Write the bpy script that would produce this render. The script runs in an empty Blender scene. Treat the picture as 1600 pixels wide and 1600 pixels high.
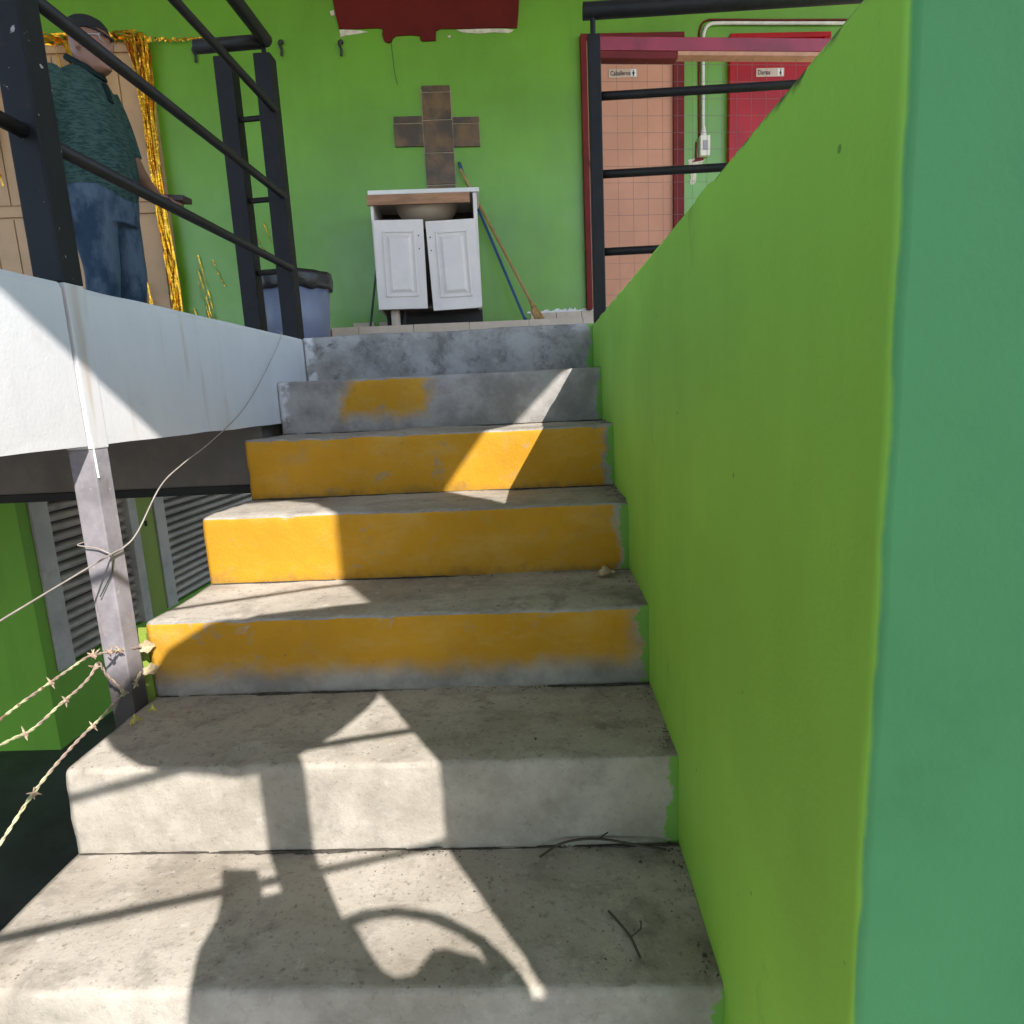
import bpy, bmesh, math, random
from mathutils import Vector, Matrix, noise
random.seed(7)
sc = bpy.context.scene
COL = sc.collection
R = math.radians

# ------------------------------------------------------------------ camera
cam_d = bpy.data.cameras.new('camera'); cam = bpy.data.objects.new('camera', cam_d); COL.objects.link(cam)
FW = Vector((-0.04507, 0.9827, -0.17966)); RT = Vector((0.99818, 0.03708, -0.04757)); UP = Vector((0.04009, 0.18147, 0.98258))
m = Matrix.Identity(4)
for i in range(3):
    m[i][0] = RT[i]; m[i][1] = UP[i]; m[i][2] = -FW[i]
cam.matrix_world = m
cam_d.sensor_width = 36; cam_d.lens = 36*999.74/1600; cam_d.clip_start = .02; cam_d.clip_end = 2000
sc.camera = cam
sc.render.resolution_x = sc.render.resolution_y = 1024

# ------------------------------------------------------------------ world, sun, exposure
SUN_AZ, SUN_EL = 147.5, 41.5          # azimuth from +Y towards +X
w = bpy.data.worlds.new('World'); sc.world = w; w.use_nodes = True
nt = w.node_tree; bg = nt.nodes['Background']
sky = nt.nodes.new('ShaderNodeTexSky'); sky.sky_type = 'NISHITA'; sky.sun_disc = False
sky.sun_elevation = R(SUN_EL); sky.sun_rotation = R(SUN_AZ); sky.altitude = 1500; sky.air_density = 1.0; sky.dust_density = 1.5
nt.links.new(sky.outputs[0], bg.inputs[0]); bg.inputs[1].default_value = 0.15
sl = bpy.data.lights.new('sun', 'SUN'); so = bpy.data.objects.new('sun', sl); COL.objects.link(so)
sl.energy = 3.3; sl.angle = R(0.27); sl.color = (1, .935, .86)
SD = Vector((math.sin(R(SUN_AZ))*math.cos(R(SUN_EL)), math.cos(R(SUN_AZ))*math.cos(R(SUN_EL)), math.sin(R(SUN_EL))))
so.rotation_euler = SD.to_track_quat('Z', 'Y').to_euler(); so.location = SD*20
vs = sc.view_settings; vs.view_transform = 'Standard'; vs.look = 'None'; vs.gamma = 1; vs.exposure = 1.42
vs.use_curve_mapping = False
sc.cycles.max_bounces = 10; sc.cycles.diffuse_bounces = 7

# ------------------------------------------------------------------ helpers
BASE = {}
def new_obj(name, data):
    o = bpy.data.objects.new(name, data); COL.objects.link(o); return o
def tag(o, label=None, cat=None, group=None, kind=None):
    if label: o['label'] = label
    if cat: o['category'] = cat
    if group: o['group'] = group
    if kind: o['kind'] = kind
    return o
def thing(name, label, cat, base=(0, 0, 0), frame=None, group=None, rot=0):
    o = new_obj(name, None); o.empty_display_size = .1
    o.matrix_world = (frame or Matrix.Identity(4)) @ Matrix.Translation(base) @ Matrix.Rotation(rot, 4, 'Z')
    BASE[o.name] = Vector(base) if not rot else Vector((0, 0, 0))
    return tag(o, label, cat, group)
def obj(name, bm, mat, parent=None, frame=None, smooth=False):
    if parent is not None:
        b = BASE[parent.name]; bmesh.ops.translate(bm, verts=bm.verts, vec=-b)
    me = bpy.data.meshes.new(name); bmesh.ops.recalc_face_normals(bm, faces=bm.faces); bm.to_mesh(me); bm.free()
    for mm in (mat if isinstance(mat, (list, tuple)) else [mat]): me.materials.append(mm)
    if smooth:
        for p in me.polygons: p.use_smooth = True
    o = new_obj(name, me)
    if parent is not None:
        o.parent = parent; BASE[o.name] = BASE[parent.name]
    elif frame is not None: o.matrix_world = frame
    return o
def B(): return bmesh.new()
def box(bm, x0, x1, y0, y1, z0, z1, bev=0, mi=0):
    vs_ = [bm.verts.new((x, y, z)) for x in (x0, x1) for y in (y0, y1) for z in (z0, z1)]
    fs = [(0, 1, 3, 2), (4, 6, 7, 5), (0, 4, 5, 1), (2, 3, 7, 6), (0, 2, 6, 4), (1, 5, 7, 3)]
    F = [bm.faces.new([vs_[i] for i in f]) for f in fs]
    for f in F: f.material_index = mi
    if bev > 0:
        es = list({e for f in F for e in f.edges})
        bmesh.ops.bevel(bm, geom=es, offset=bev, segments=2, affect='EDGES', profile=.6)
    return bm
def tube(bm, pts, r, n=10, caps=True):
    pts = [Vector(p) for p in pts]; N = len(pts)
    rr = r if isinstance(r, (list, tuple)) else [r]*N
    t0 = (pts[1]-pts[0]).normalized(); a = t0.orthogonal().normalized(); rings = []
    for i, p in enumerate(pts):
        t = (pts[min(i+1, N-1)]-pts[max(i-1, 0)]).normalized()
        a = (a - t*a.dot(t)).normalized(); b = t.cross(a)
        rings.append([bm.verts.new(p+(a*math.cos(2*math.pi*k/n)+b*math.sin(2*math.pi*k/n))*rr[i]) for k in range(n)])
    for i in range(N-1):
        for k in range(n):
            bm.faces.new((rings[i][k], rings[i][(k+1) % n], rings[i+1][(k+1) % n], rings[i+1][k]))
    if caps: bm.faces.new(rings[0][::-1]); bm.faces.new(rings[-1])
    return bm
def poly(bm, pts, y0, y1):       # outline in (x,z) given thickness along y
    a = [bm.verts.new((x, y0, z)) for x, z in pts]; b = [bm.verts.new((x, y1, z)) for x, z in pts]
    n = len(pts); bm.faces.new(a); bm.faces.new(b[::-1])
    for i in range(n): bm.faces.new((a[i], b[i], b[(i+1) % n], a[(i+1) % n]))
    return bm
def loft(bm, rings):             # rings: list of lists of points
    vr = [[bm.verts.new(p) for p in r] for r in rings]; n = len(vr[0])
    for i in range(len(vr)-1):
        for k in range(n): bm.faces.new((vr[i][k], vr[i][(k+1) % n], vr[i+1][(k+1) % n], vr[i+1][k]))
    bm.faces.new(vr[0][::-1]); bm.faces.new(vr[-1]); return bm
def ell(cx, cy, z, rx, ry, n=20, pw=1.0):
    o = []
    for k in range(n):
        c, s = math.cos(2*math.pi*k/n), math.sin(2*math.pi*k/n)
        o.append((cx+rx*math.copysign(abs(c)**pw, c), cy+ry*math.copysign(abs(s)**pw, s), z))
    return o
def ball(bm, c, r, n=2):
    mtx = Matrix.Translation(c) @ Matrix.Diagonal((*r, 1)); bmesh.ops.create_icosphere(bm, subdivisions=n, radius=1, matrix=mtx)
def spline(pts, k=8):            # catmull-rom
    P = [Vector(p) for p in pts]; P = [P[0]*2-P[1]]+P+[P[-1]*2-P[-2]]; out = []
    for i in range(1, len(P)-2):
        for j in range(k):
            t = j/k; a, b, c, d = P[i-1], P[i], P[i+1], P[i+2]
            out.append(.5*((2*b)+(c-a)*t+(2*a-5*b+4*c-d)*t*t+(3*b-a-3*c+d)*t**3))
    out.append(P[-2]); return out
def remeshed(name, bm, voxel, mat, parent, smooth_it=3):
    me = bpy.data.meshes.new('tmp'); bmesh.ops.recalc_face_normals(bm, faces=bm.faces); bm.to_mesh(me); bm.free()
    t = new_obj('tmp', me); md = t.modifiers.new('r', 'REMESH'); md.mode = 'VOXEL'; md.voxel_size = voxel
    sm = t.modifiers.new('s', 'SMOOTH'); sm.iterations = smooth_it; sm.factor = .5
    dg = bpy.context.evaluated_depsgraph_get(); me2 = bpy.data.meshes.new_from_object(t.evaluated_get(dg)); me2.name = name
    bpy.data.objects.remove(t); me2.materials.clear(); me2.materials.append(mat)
    for p in me2.polygons: p.use_smooth = True
    o = new_obj(name, me2); o.parent = parent; BASE[o.name] = BASE[parent.name]; return o

# ------------------------------------------------------------------ materials
class NB:
    def __init__(s, name):
        s.m = bpy.data.materials.new(name); s.m.use_nodes = True; s.t = s.m.node_tree; s.n = s.t.nodes
        s.p = s.n['Principled BSDF']; g = s.n.new('ShaderNodeNewGeometry'); s.pos = g.outputs['Position']; s.nor = g.outputs['True Normal']
    def L(s, a, b):
        if isinstance(a, (int, float)): b.default_value = a
        elif isinstance(a, tuple): b.default_value = (*a, 1) if len(a) == 3 and len(b.default_value) == 4 else a
        else: s.t.links.new(a, b)
    def ma(s, op, a, b=0.0, c=None, cl=False):
        x = s.n.new('ShaderNodeMath'); x.operation = op; x.use_clamp = cl; s.L(a, x.inputs[0]); s.L(b, x.inputs[1])
        if c is not None: s.L(c, x.inputs[2])
        return x.outputs[0]
    def sep(s, v):
        x = s.n.new('ShaderNodeSeparateXYZ'); s.L(v, x.inputs[0]); return x.outputs
    def scalev(s, sx, sy, sz):
        x = s.n.new('ShaderNodeVectorMath'); x.operation = 'MULTIPLY'; s.L(s.pos, x.inputs[0]); x.inputs[1].default_value = (sx, sy, sz); return x.outputs[0]
    def noise(s, scale, det=4, rough=.55, vec=None, dist=0):
        x = s.n.new('ShaderNodeTexNoise'); x.inputs['Scale'].default_value = scale; x.inputs['Detail'].default_value = det
        x.inputs['Roughness'].default_value = rough; x.inputs['Distortion'].default_value = dist; s.L(vec or s.pos, x.inputs['Vector']); return x.outputs[0]
    def vor(s, scale, vec=None, feat='F1'):
        x = s.n.new('ShaderNodeTexVoronoi'); x.feature = feat; x.inputs['Scale'].default_value = scale; s.L(vec or s.pos, x.inputs['Vector']); return x.outputs[0]
    def step(s, v, a, b):    # smooth map a..b -> 0..1
        x = s.n.new('ShaderNodeMapRange'); x.interpolation_type = 'SMOOTHSTEP'; s.L(v, x.inputs[0]); x.inputs[1].default_value = a; x.inputs[2].default_value = b; return x.outputs[0]
    def mix(s, f, a, b):
        x = s.n.new('ShaderNodeMix'); x.data_type = 'RGBA'; s.L(f, x.inputs[0]); s.L(a, x.inputs[6]); s.L(b, x.inputs[7]); return x.outputs[2]
    def mul(s, a, b): return s.ma('MULTIPLY', a, b)
    def add(s, a, b): return s.ma('ADD', a, b)
    def color(s, c): s.L(c, s.p.inputs['Base Color'])
    def rough(s, r): s.L(r, s.p.inputs['Roughness'])
    def bump(s, h, st=.3, d=.01):
        x = s.n.new('ShaderNodeBump'); x.inputs['Strength'].default_value = st; x.inputs['Distance'].default_value = d; s.L(h, x.inputs['Height']); s.L(x.outputs[0], s.p.inputs['Normal'])
def sc_c(c, k): return tuple(min(1, v*k) for v in c)
def mat(name, c, rough=.6, var=.12, scale=6, bump=.15, bscale=60, bd=.004, metal=0, spec=None, dirt=0, dirtc=(.05, .045, .04), stretch=(1, 1, 1)):
    b = NB(name); v = b.scalev(*stretch); n1 = b.noise(scale, 5, .6, v); col = b.mix(b.step(n1, .3, .7), sc_c(c, 1-var), sc_c(c, 1+var))
    if dirt:
        n2 = b.noise(scale*2.3, 7, .7, v); col = b.mix(b.mul(b.step(n2, .52, .75), dirt), col, dirtc)
    b.color(col); b.rough(rough); b.p.inputs['Metallic'].default_value = metal
    if spec is not None: b.p.inputs['Specular IOR Level'].default_value = spec
    if bump: b.bump(b.noise(bscale, 4, .6), bump, bd)
    return b.m

def plaster(name, c, var=.1, streak=.25, scuff=True, extra=None, gloss=.5, spec=.35):
    b = NB(name); n = b.noise(1.6, 4, .55); col = b.mix(b.step(n, .3, .7), sc_c(c, 1-var), sc_c(c, 1+var))
    st = b.step(b.noise(3.5, 6, .65, b.scalev(3, 3, .35)), .5, .8); col = b.mix(b.mul(st, streak), col, sc_c(c, .6))
    roller = b.step(b.noise(14, 3, .5, b.scalev(1, 1, .25)), .4, .75); col = b.mix(b.mul(roller, .10), col, sc_c(c, 1.35))
    if scuff:
        sp = b.step(b.noise(24, 6, .75), .675, .74); col = b.mix(b.mul(sp, .55), col, (.04, .05, .03))
        ch = b.step(b.vor(9), .04, .025); col = b.mix(b.mul(ch, .6), col, (.06, .07, .04))
    if extra: col = extra(b, col)
    b.color(col); b.rough(b.add(gloss, b.mul(b.noise(9, 3), .2))); b.p.inputs['Specular IOR Level'].default_value = spec
    h = b.add(b.mul(b.noise(5, 4, .55), .8), b.mul(b.noise(120, 3, .6), .18)); b.bump(h, .3, .009)
    return b.m

XL, XR = -0.9993, 0.2507
SY = [2.8203, 2.4851, 2.1485, 1.814, 1.4851, 1.156, 0.835, .50, .17]
SZ = [.2866, .0895, -.1103, -.3141, -.5146, -.7118, -.9012, -1.10, -1.30]
FLOOR = -1.5
WT = .279
GREEN = (.110, .285, .008); YEL = (.55, .285, .020)

def wall_extra(b, col):
    x, y, z = b.sep(b.pos)
    edge = b.step(b.add(z, b.mul(b.noise(16, 5, .6), .05)), WT+.012, WT+.026)
    zone = b.mul(b.ma('MAXIMUM', b.step(b.noise(2.2, 2, .5, b.scalev(0, 1, 0)), .50, .60), b.step(y, 1.05, .8)), b.step(b.noise(17, 4, .6, b.scalev(0, 1, .4)), .42, .50))
    nx, ny, nz = b.sep(b.nor); T = (.085, .315, .115)
    wv = b.mul(b.add(b.noise(5, 5, .6, b.scalev(0, 0, 1)), -.5), .010)
    m = b.mul(b.step(b.add(y, wv), .4785, .4755), 1)
    m = b.ma('MAXIMUM', m, b.step(ny, -.85, -.95))
    tc = b.mix(b.step(b.noise(2.2, 5, .6), .3, .7), sc_c(T, .9), sc_c(T, 1.08))
    tc = b.mix(b.mul(b.step(b.noise(7, 6, .7), .55, .75), .18), tc, sc_c(T, .6))
    tc = b.mix(b.mul(b.step(b.noise(26, 6, .75), .71, .75), .6), tc, (.03, .06, .04))
    sc2 = b.step(b.noise(5, 7, .72, b.scalev(1, 1.6, .8)), .60, .72); col = b.mix(b.mul(sc2, .30), col, (.08, .15, .02))
    col = b.mix(m, col, tc)
    return b.mix(b.mul(b.mul(edge, zone), .9), col, (.018, .022, .018))
M = {}
M['green'] = plaster('green_plaster', GREEN, gloss=.24, spec=.72)
M['green_side'] = plaster('green_side_plaster', (.275, .565, .062), .10, .12, True, wall_extra)
M['teal'] = plaster('teal_plaster', (.095, .36, .14), .06, .15)
M['green_low'] = plaster('green_lower', (.20, .46, .045), .1, .3)
M['olive'] = plaster('olive_paint', (.2, .28, .04))
M['jamb'] = plaster('jamb_green', (.26, .36, .06))

def white_extra(b, col):
    x, y, z = b.sep(b.pos)
    st = b.step(b.noise(5, 4, .6, b.scalev(1, 2.2, .25)), .56, .72)
    col = b.mix(b.mul(st, .5), col, (.42, .31, .20))
    blot = b.step(b.noise(9, 6, .7), .55, .75); col = b.mix(b.mul(blot, .25), col, (.40, .37, .35))
    lower = b.step(b.noise(30, 5, .7), .66, .74); return b.mix(b.mul(lower, .3), col, (.3, .28, .26))
M['white'] = plaster('white_plaster', (.60, .595, .605), .05, .18, False, white_extra)
M['white_paint'] = mat('white_paint', (.7, .7, .7), .5, .06, 20, .2, 80, .002, dirt=.35, dirtc=(.25, .22, .2))
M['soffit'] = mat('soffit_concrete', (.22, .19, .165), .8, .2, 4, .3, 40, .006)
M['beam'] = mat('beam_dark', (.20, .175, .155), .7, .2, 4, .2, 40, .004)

def step_mat(name, mode, zt, zb):
    b = NB(name); x, y, z = b.sep(b.pos); nx, ny, nz = b.sep(b.nor)
    riser = b.step(ny, -.45, -.75)
    big = b.noise(2.6, 5, .6); mid = b.noise(11, 6, .65); fine = b.noise(70, 5, .7)
    c = b.mix(b.step(big, .3, .7), (.30, .268, .225), (.44, .408, .365))
    c = b.mix(b.mul(b.step(mid, .50, .70), .6), c, (.19, .172, .148))
    c = b.mix(b.mul(b.step(b.noise(4.5, 7, .7, b.scalev(1, 2.2, 1)), .50, .66), .45), c, (.17, .152, .13))
    c = b.mix(b.mul(b.step(fine, .55, .68), .55), c, (.12, .105, .085))
    c = b.mix(b.mul(b.step(b.noise(150, 3, .7), .58, .70), .28), c, (.11, .10, .085))
    c = b.mix(b.mul(b.step(b.noise(38, 4, .6), .60, .7), .4), c, (.52, .50, .46))
    sp = b.step(b.vor(55), .14, .08); c = b.mix(b.mul(sp, b.mul(b.step(b.noise(6, 2), .45, .6), .7)), c, (.045, .042, .04))
    # dark staining towards the wall side of the treads
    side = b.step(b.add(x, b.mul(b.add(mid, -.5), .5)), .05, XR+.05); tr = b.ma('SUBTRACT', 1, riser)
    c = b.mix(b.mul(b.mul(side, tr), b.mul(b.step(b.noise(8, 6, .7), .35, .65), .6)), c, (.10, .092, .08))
    g1, g2 = ((.27, .25, .21), (.46, .43, .38)) if mode == 'plain' else ((.21, .203, .195), (.385, .375, .365))
    greyr = b.mix(b.step(b.noise(7, 6, .65), .35, .65), g1, g2)
    if mode == 'rough':
        greyr = b.mix(b.mul(b.step(b.noise(11, 8, .75, None, .25), .50, .66), .7), greyr, (.085, .08, .08))
        blue = b.mul(b.step(b.noise(19, 6, .75, b.scalev(1, 1, 2)), .60, .66), b.step(b.add(z, b.mul(b.noise(5), .1)), zt-.02, zt+.03))
        greyr = b.mix(blue, greyr, (.03, .035, .07))
    c = b.mix(b.mul(riser, .85 if mode != 'plain' else .55), c, greyr)
    wob = b.mul(b.add(b.noise(9, 6, .7), -.5), .10); wob2 = b.mul(b.add(b.noise(30, 4, .7), -.5), .035)
    def band(lo_x, hi_x, lo_z, hi_z, soft=.012, amp=1.0):
        xx = b.add(x, b.mul(b.add(wob, wob2), amp)); zz = b.add(z, b.mul(b.add(wob, wob2), amp*.8))
        q = b.mul(b.step(xx, lo_x-soft, lo_x+soft), b.step(xx, hi_x+soft, hi_x-soft))
        return b.mul(q, b.mul(b.step(zz, lo_z-soft, lo_z+soft), b.step(zz, hi_z+soft, hi_z-soft)))
    ym = None
    if mode == 'yellow': ym = band(-2, XR-.03, zb-.08, zt+.2)
    if mode == 'yellow_fade': ym = b.mul(band(-2, XR-.035, zb+.055, zt+.2, .035, 1.0), 1.0)
    if mode == 'patch': ym = b.mul(b.mul(band(-.77, -.40, zb+.055, zt+.2, .035, 1.5), b.step(b.add(b.add(x, b.mul(z, -.55)), wob), -.80, -.73)), b.step(b.add(b.add(x, b.mul(z, -.5)), b.mul(wob2, 3)), -.36, -.44))
    if ym is not None:
        yc = b.mix(b.step(b.noise(4, 4, .6), .3, .7), sc_c(YEL, .86), YEL)
        yc = b.mix(b.mul(b.step(b.noise(3.2, 6, .7, b.scalev(1, 1, 2.2)), .48, .66), .5), yc, (.56, .36, .10))
        yc = b.mix(b.mul(b.step(b.noise(22, 5, .65), .5, .75), .4), yc, (.42, .21, .025))
        yc = b.mix(b.mul(b.step(b.noise(9, 6, .7), .56, .72), .5), yc, (.40, .27, .10))
        chips = b.step(b.noise(45, 6, .75), .66, .70); yc = b.mix(b.mul(chips, .85), yc, (.16, .14, .11))
        worn = b.mul(b.step(b.noise(16, 7, .75), .57, .63), b.step(b.noise(3, 2), .42, .56)); yc = b.mix(b.mul(worn, .7), yc, (.33, .26, .16))
        grime = b.step(b.add(z, b.mul(b.add(b.noise(13, 6, .7), -.5), .14)), zb+.03, zb-.01); yc = b.mix(b.mul(grime, .45), yc, (.14, .10, .06))
        edge = b.step(ny, -.80, -.96)
        c = b.mix(b.mul(b.mul(ym, riser), edge), c, yc)
    gm = b.step(b.add(x, b.add(b.mul(b.add(b.noise(6, 3, .6, b.scalev(0, 1, 1)), -.5), .10), b.add(b.mul(wob, .35), b.mul(wob2, 1.6)))), XR-.022, XR-.015)
    c = b.mix(b.mul(b.mul(gm, riser), .9), c, (.15, .37, .045))
    if mode in ('rough', 'patch'):
        wm = b.step(b.add(x, b.mul(b.add(wob, wob2), .5)), XL+.055, XL+.04); k = b.mul(wm, b.mul(riser, b.step(b.noise(12, 5), .40, .5)))
        c = b.mix(k, c, (.62, .62, .64))
    b.color(c); b.rough(.85); b.p.inputs['Specular IOR Level'].default_value = .25
    h = b.add(b.mul(b.noise(14, 6, .65), .9), b.add(b.mul(b.noise(110, 6, .75), .5), b.mul(b.mul(b.step(b.vor(38, None), .16, .06), b.step(b.noise(5, 2), .5, .6)), -.25)))
    b.bump(h, .42, .009); return b.m

M['concrete'] = mat('ground_concrete', (.33, .31, .28), .9, .15, 1.5, .3, 30, .01, dirt=.3)
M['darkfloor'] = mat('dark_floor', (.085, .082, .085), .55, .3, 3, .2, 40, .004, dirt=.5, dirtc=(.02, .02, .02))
M['landing'] = mat('landing_concrete', (.45, .43, .40), .85, .15, 3, .3, 40, .006)
M['black'] = mat('black_paint', (.0065, .0065, .0075), .55, .25, 12, .25, 90, .0015, spec=.28, dirt=.25, dirtc=(.025, .017, .015))
def rusty(name, c):
    b = NB(name); n = b.noise(25, 6, .7); col = b.mix(b.step(b.noise(6, 4), .3, .7), sc_c(c, .8), sc_c(c, 1.2))
    col = b.mix(b.mul(b.step(n, .64, .72), .8), col, (.11, .045, .02)); col = b.mix(b.mul(b.step(b.noise(40, 4), .68, .72), .7), col, (.5, .48, .45))
    b.color(col); b.rough(.6); b.p.inputs['Specular IOR Level'].default_value = .3; b.bump(b.noise(60, 4), .2, .002); return b.m
M['column_black'] = rusty('column_black', (.008, .009, .012))
def colgrey():
    b = NB('column_grey'); x, y, z = b.sep(b.pos)
    col = b.mix(b.step(b.noise(9, 6, .7), .3, .7), (.19, .18, .20), (.32, .30, .33))
    col = b.mix(b.mul(b.step(b.noise(35, 5, .7), .62, .70), .7), col, (.5, .49, .5))
    col = b.mix(b.mul(b.step(b.noise(8, 6, .7, b.scalev(3, 3, .6)), .58, .68), .7), col, (.17, .10, .06))
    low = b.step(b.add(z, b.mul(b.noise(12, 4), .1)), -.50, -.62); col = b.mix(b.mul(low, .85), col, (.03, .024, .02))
    b.color(col); b.rough(.55); b.bump(b.noise(70, 4), .25, .002); return b.m
M['column_grey'] = colgrey()
M['rail'] = mat('rail_paint', (.014, .0115, .0115), .5, .3, 15, .2, 90, .0015, spec=.35, dirt=.3, dirtc=(.06, .04, .03))
M['red'] = mat('red_paint', (.105, .008, .005), .7, .15, 4, .2, 40, .004, spec=.2)
M['chip'] = mat('chip_white', (.55, .50, .38), .8, .2, 20, .3, 60, .004, dirt=.5, dirtc=(.2, .3, .08))
M['salmon'] = mat('salmon_door', (.53, .25, .155), .55, .08, 2, .15, 30, .003, spec=.3, dirt=.15, dirtc=(.3, .16, .1))
M['reddoor'] = mat('red_door', (.33, .004, .007), .3, .12, 3, .06, 14, .003, spec=.25)
M['frame_red'] = mat('frame_red', (.13, .010, .009), .6, .2, 6, .15, 50, .003, spec=.25)
M['pinkrail'] = mat('magenta_beam', (.25, .014, .035), .5, .25, 5, .15, 40, .003, dirt=.2, dirtc=(.2, .05, .03))
M['peach'] = mat('peach_edge', (.52, .24, .13), .6, .15, 12, .1)
M['wire'] = mat('wire', (.16, .11, .09), .6, .2, 30, 0)
M['pvc'] = mat('pvc_white', (.62, .60, .52), .5, .1, 15, .1, dirt=.3, dirtc=(.2, .25, .12))
M['ivory'] = mat('ivory_plastic', (.66, .62, .50), .4, .06, 15, .05)
M['grey_pl'] = mat('grey_plastic', (.3, .28, .28), .4, .06, 15, .05)
M['beige'] = mat('beige_metal', (.43, .26, .13), .5, .1, 3, .12, 40, .003, dirt=.18, dirtc=(.16, .10, .07))
M['shutter'] = mat('shutter_slat', (.44, .40, .35), .5, .22, 6, .15, 40, .003, dirt=.3, dirtc=(.06, .05, .045))
M['shutframe'] = mat('shutter_frame', (.50, .49, .46), .5, .12, 6, .15, 50, .002, dirt=.3)
M['castergrey'] = mat('caster_grey', (.5, .49, .47), .6, .1, 5, .1)
M['darkvoid'] = mat('dark_metal_and_shade', (.02, .02, .02), .7, .2, 6, .1)  # near-black, also used for the shade under the sink cabinet
M['cab'] = mat('cabinet_white', (.74, .67, .63), .45, .05, 5, .08, 40, .002, dirt=.12, dirtc=(.35, .3, .27))
M['cabtop'] = mat('cabinet_top', (.74, .71, .66), .35, .05, 8, .05)
M['wood'] = mat('raw_wood', (.34, .17, .085), .6, .25, 9, .2, 40, .003, stretch=(.4, 4, 4))
M['basin'] = mat('basin_ceramic', (.48, .38, .28), .3, .08, 6, .03)
M['inner'] = mat('cabinet_inside', (.10, .07, .05), .7, .2, 6, .1)
M['pipe'] = mat('drain_pipe', (.5, .42, .34), .5, .1, 9, .1, dirt=.4, dirtc=(.2, .1, .06))
M['tilecream'] = mat('cream_tile', (.50, .40, .31), .35, .07, 14, .06, 60, .002, dirt=.25, dirtc=(.3, .22, .16))
M['terra'] = mat('terracotta', (.30, .135, .065), .7, .15, 12, .2)
M['grout'] = mat('grout', (.26, .24, .21), .9, .15, 20, .2)
def crosstile():
    b = NB('brown_tile'); col = b.mix(b.step(b.noise(5, 4, .6), .38, .66), (.052, .034, .022), (.155, .085, .032))
    col = b.mix(b.mul(b.step(b.noise(30, 5), .55, .7), .4), col, (.045, .035, .028))
    b.color(col); b.rough(.33); b.bump(b.noise(25, 4), .15, .003); return b.m
M['crosstile'] = crosstile()
M['paleline'] = mat('pale_grout', (.34, .28, .2), .8, .15, 20, .1)
M['binblue'] = mat('bin_blue_plastic', (.15, .172, .245), .4, .06, 4, .04, 20, .002)
M['bag'] = mat('black_bag', (.010, .010, .011), .32, .2, 20, .5, 30, .01)
M['blueh'] = mat('blue_handle', (.010, .055, .16), .35, .1, 9, .05)
M['woodh'] = mat('wood_handle', (.33, .20, .075), .5, .2, 10, .1)
M['darkrod'] = mat('dark_rod', (.03, .05, .03), .5, .2, 10, .1)
M['straw'] = mat('straw', (.42, .27, .10), .8, .25, 40, .3, 120, .004)
M['gold'] = mat('gold_foil', (.75, .40, .035), .2, .3, 30, .5, 60, .006, metal=1)
M['tie'] = mat('black_tie', (.012, .012, .012), .5, .2, 20, .1)
M['cable'] = mat('grey_cable', (.30, .275, .25), .45, .15, 30, .1)
def barb():
    b = NB('barbed_wire'); n = b.noise(22, 3, .5); col = b.mix(b.step(n, .42, .58), (.32, .25, .21), (.48, .50, .30))
    col = b.mix(b.step(b.noise(50, 3), .58, .66), col, (.22, .13, .08)); b.color(col); b.rough(.5); b.p.inputs['Metallic'].default_value = .1; return b.m
M['barb'] = barb()
M['barb2'] = mat('barb_rust', (.34, .25, .19), .6, .35, 60, .1)
M['leafdry'] = mat('dry_leaf', (.40, .32, .20), .7, .25, 30, .2)
M['leafgreen'] = mat('yellow_leaf', (.45, .42, .10), .6, .25, 30, .2)
M['twig'] = mat('dark_twig', (.05, .042, .032), .8, .3, 30, .2)
M['dirt'] = mat('dirt_crumb', (.06, .052, .042), .95, .45, 60, .3)
M['roof'] = mat('roof_sheet', (.58, .56, .53), .6, .12, 4, .1)
M['skin'] = mat('skin', (.22, .105, .068), .5, .12, 12, .1, 80, .002)
M['cap'] = mat('cap_black', (.008, .008, .009), .85, .2, 20, .3, 120, .002)
M['phone'] = mat('dark_notebook', (.04, .015, .015), .4, .1, 10, .05)
M['glass'] = mat('spectacle', (.35, .36, .38), .15, .05, 10, 0)
M['shoe'] = mat('shoe', (.02, .018, .016), .5, .1, 10, .05)
def cloth(name, c1, c2, st, sc_):
    b = NB(name); n = b.noise(sc_, 4, .6, b.scalev(*st)); col = b.mix(b.step(n, .38, .62), c1, c2); b.color(col); b.rough(.9)
    b.p.inputs['Specular IOR Level'].default_value = .15
    b.bump(b.add(b.noise(9, 4, .6, b.scalev(1, 1, .6)), b.mul(b.noise(160, 2), .1)), .5, .03); return b.m
M['shirt'] = cloth('heather_shirt', (.020, .046, .043), (.050, .092, .080), (1, 1, 5), 28)
M['collar'] = cloth('collar', (.008, .017, .018), (.014, .026, .026), (1, 1, 3), 30)
M['jeans'] = cloth('denim', (.026, .048, .080), (.085, .12, .165), (1, 1, .5), 10)
M['signplate'] = mat('sign_plate', (.50, .36, .27), .4, .05, 10, 0)
M['ink'] = mat('sign_ink', (.01, .01, .01), .5, 0, 10, 0)

# ------------------------------------------------------------------ setting
bm = B(); box(bm, -300, 300, -300, 300, FLOOR-.5, FLOOR-.006); tag(obj('ground', bm, M['concrete']), kind='structure')
bm = B(); box(bm, -9, XL-.004, -1.2, 9, FLOOR-.2, FLOOR); tag(obj('floor', bm, M['darkfloor']), kind='structure')
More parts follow.
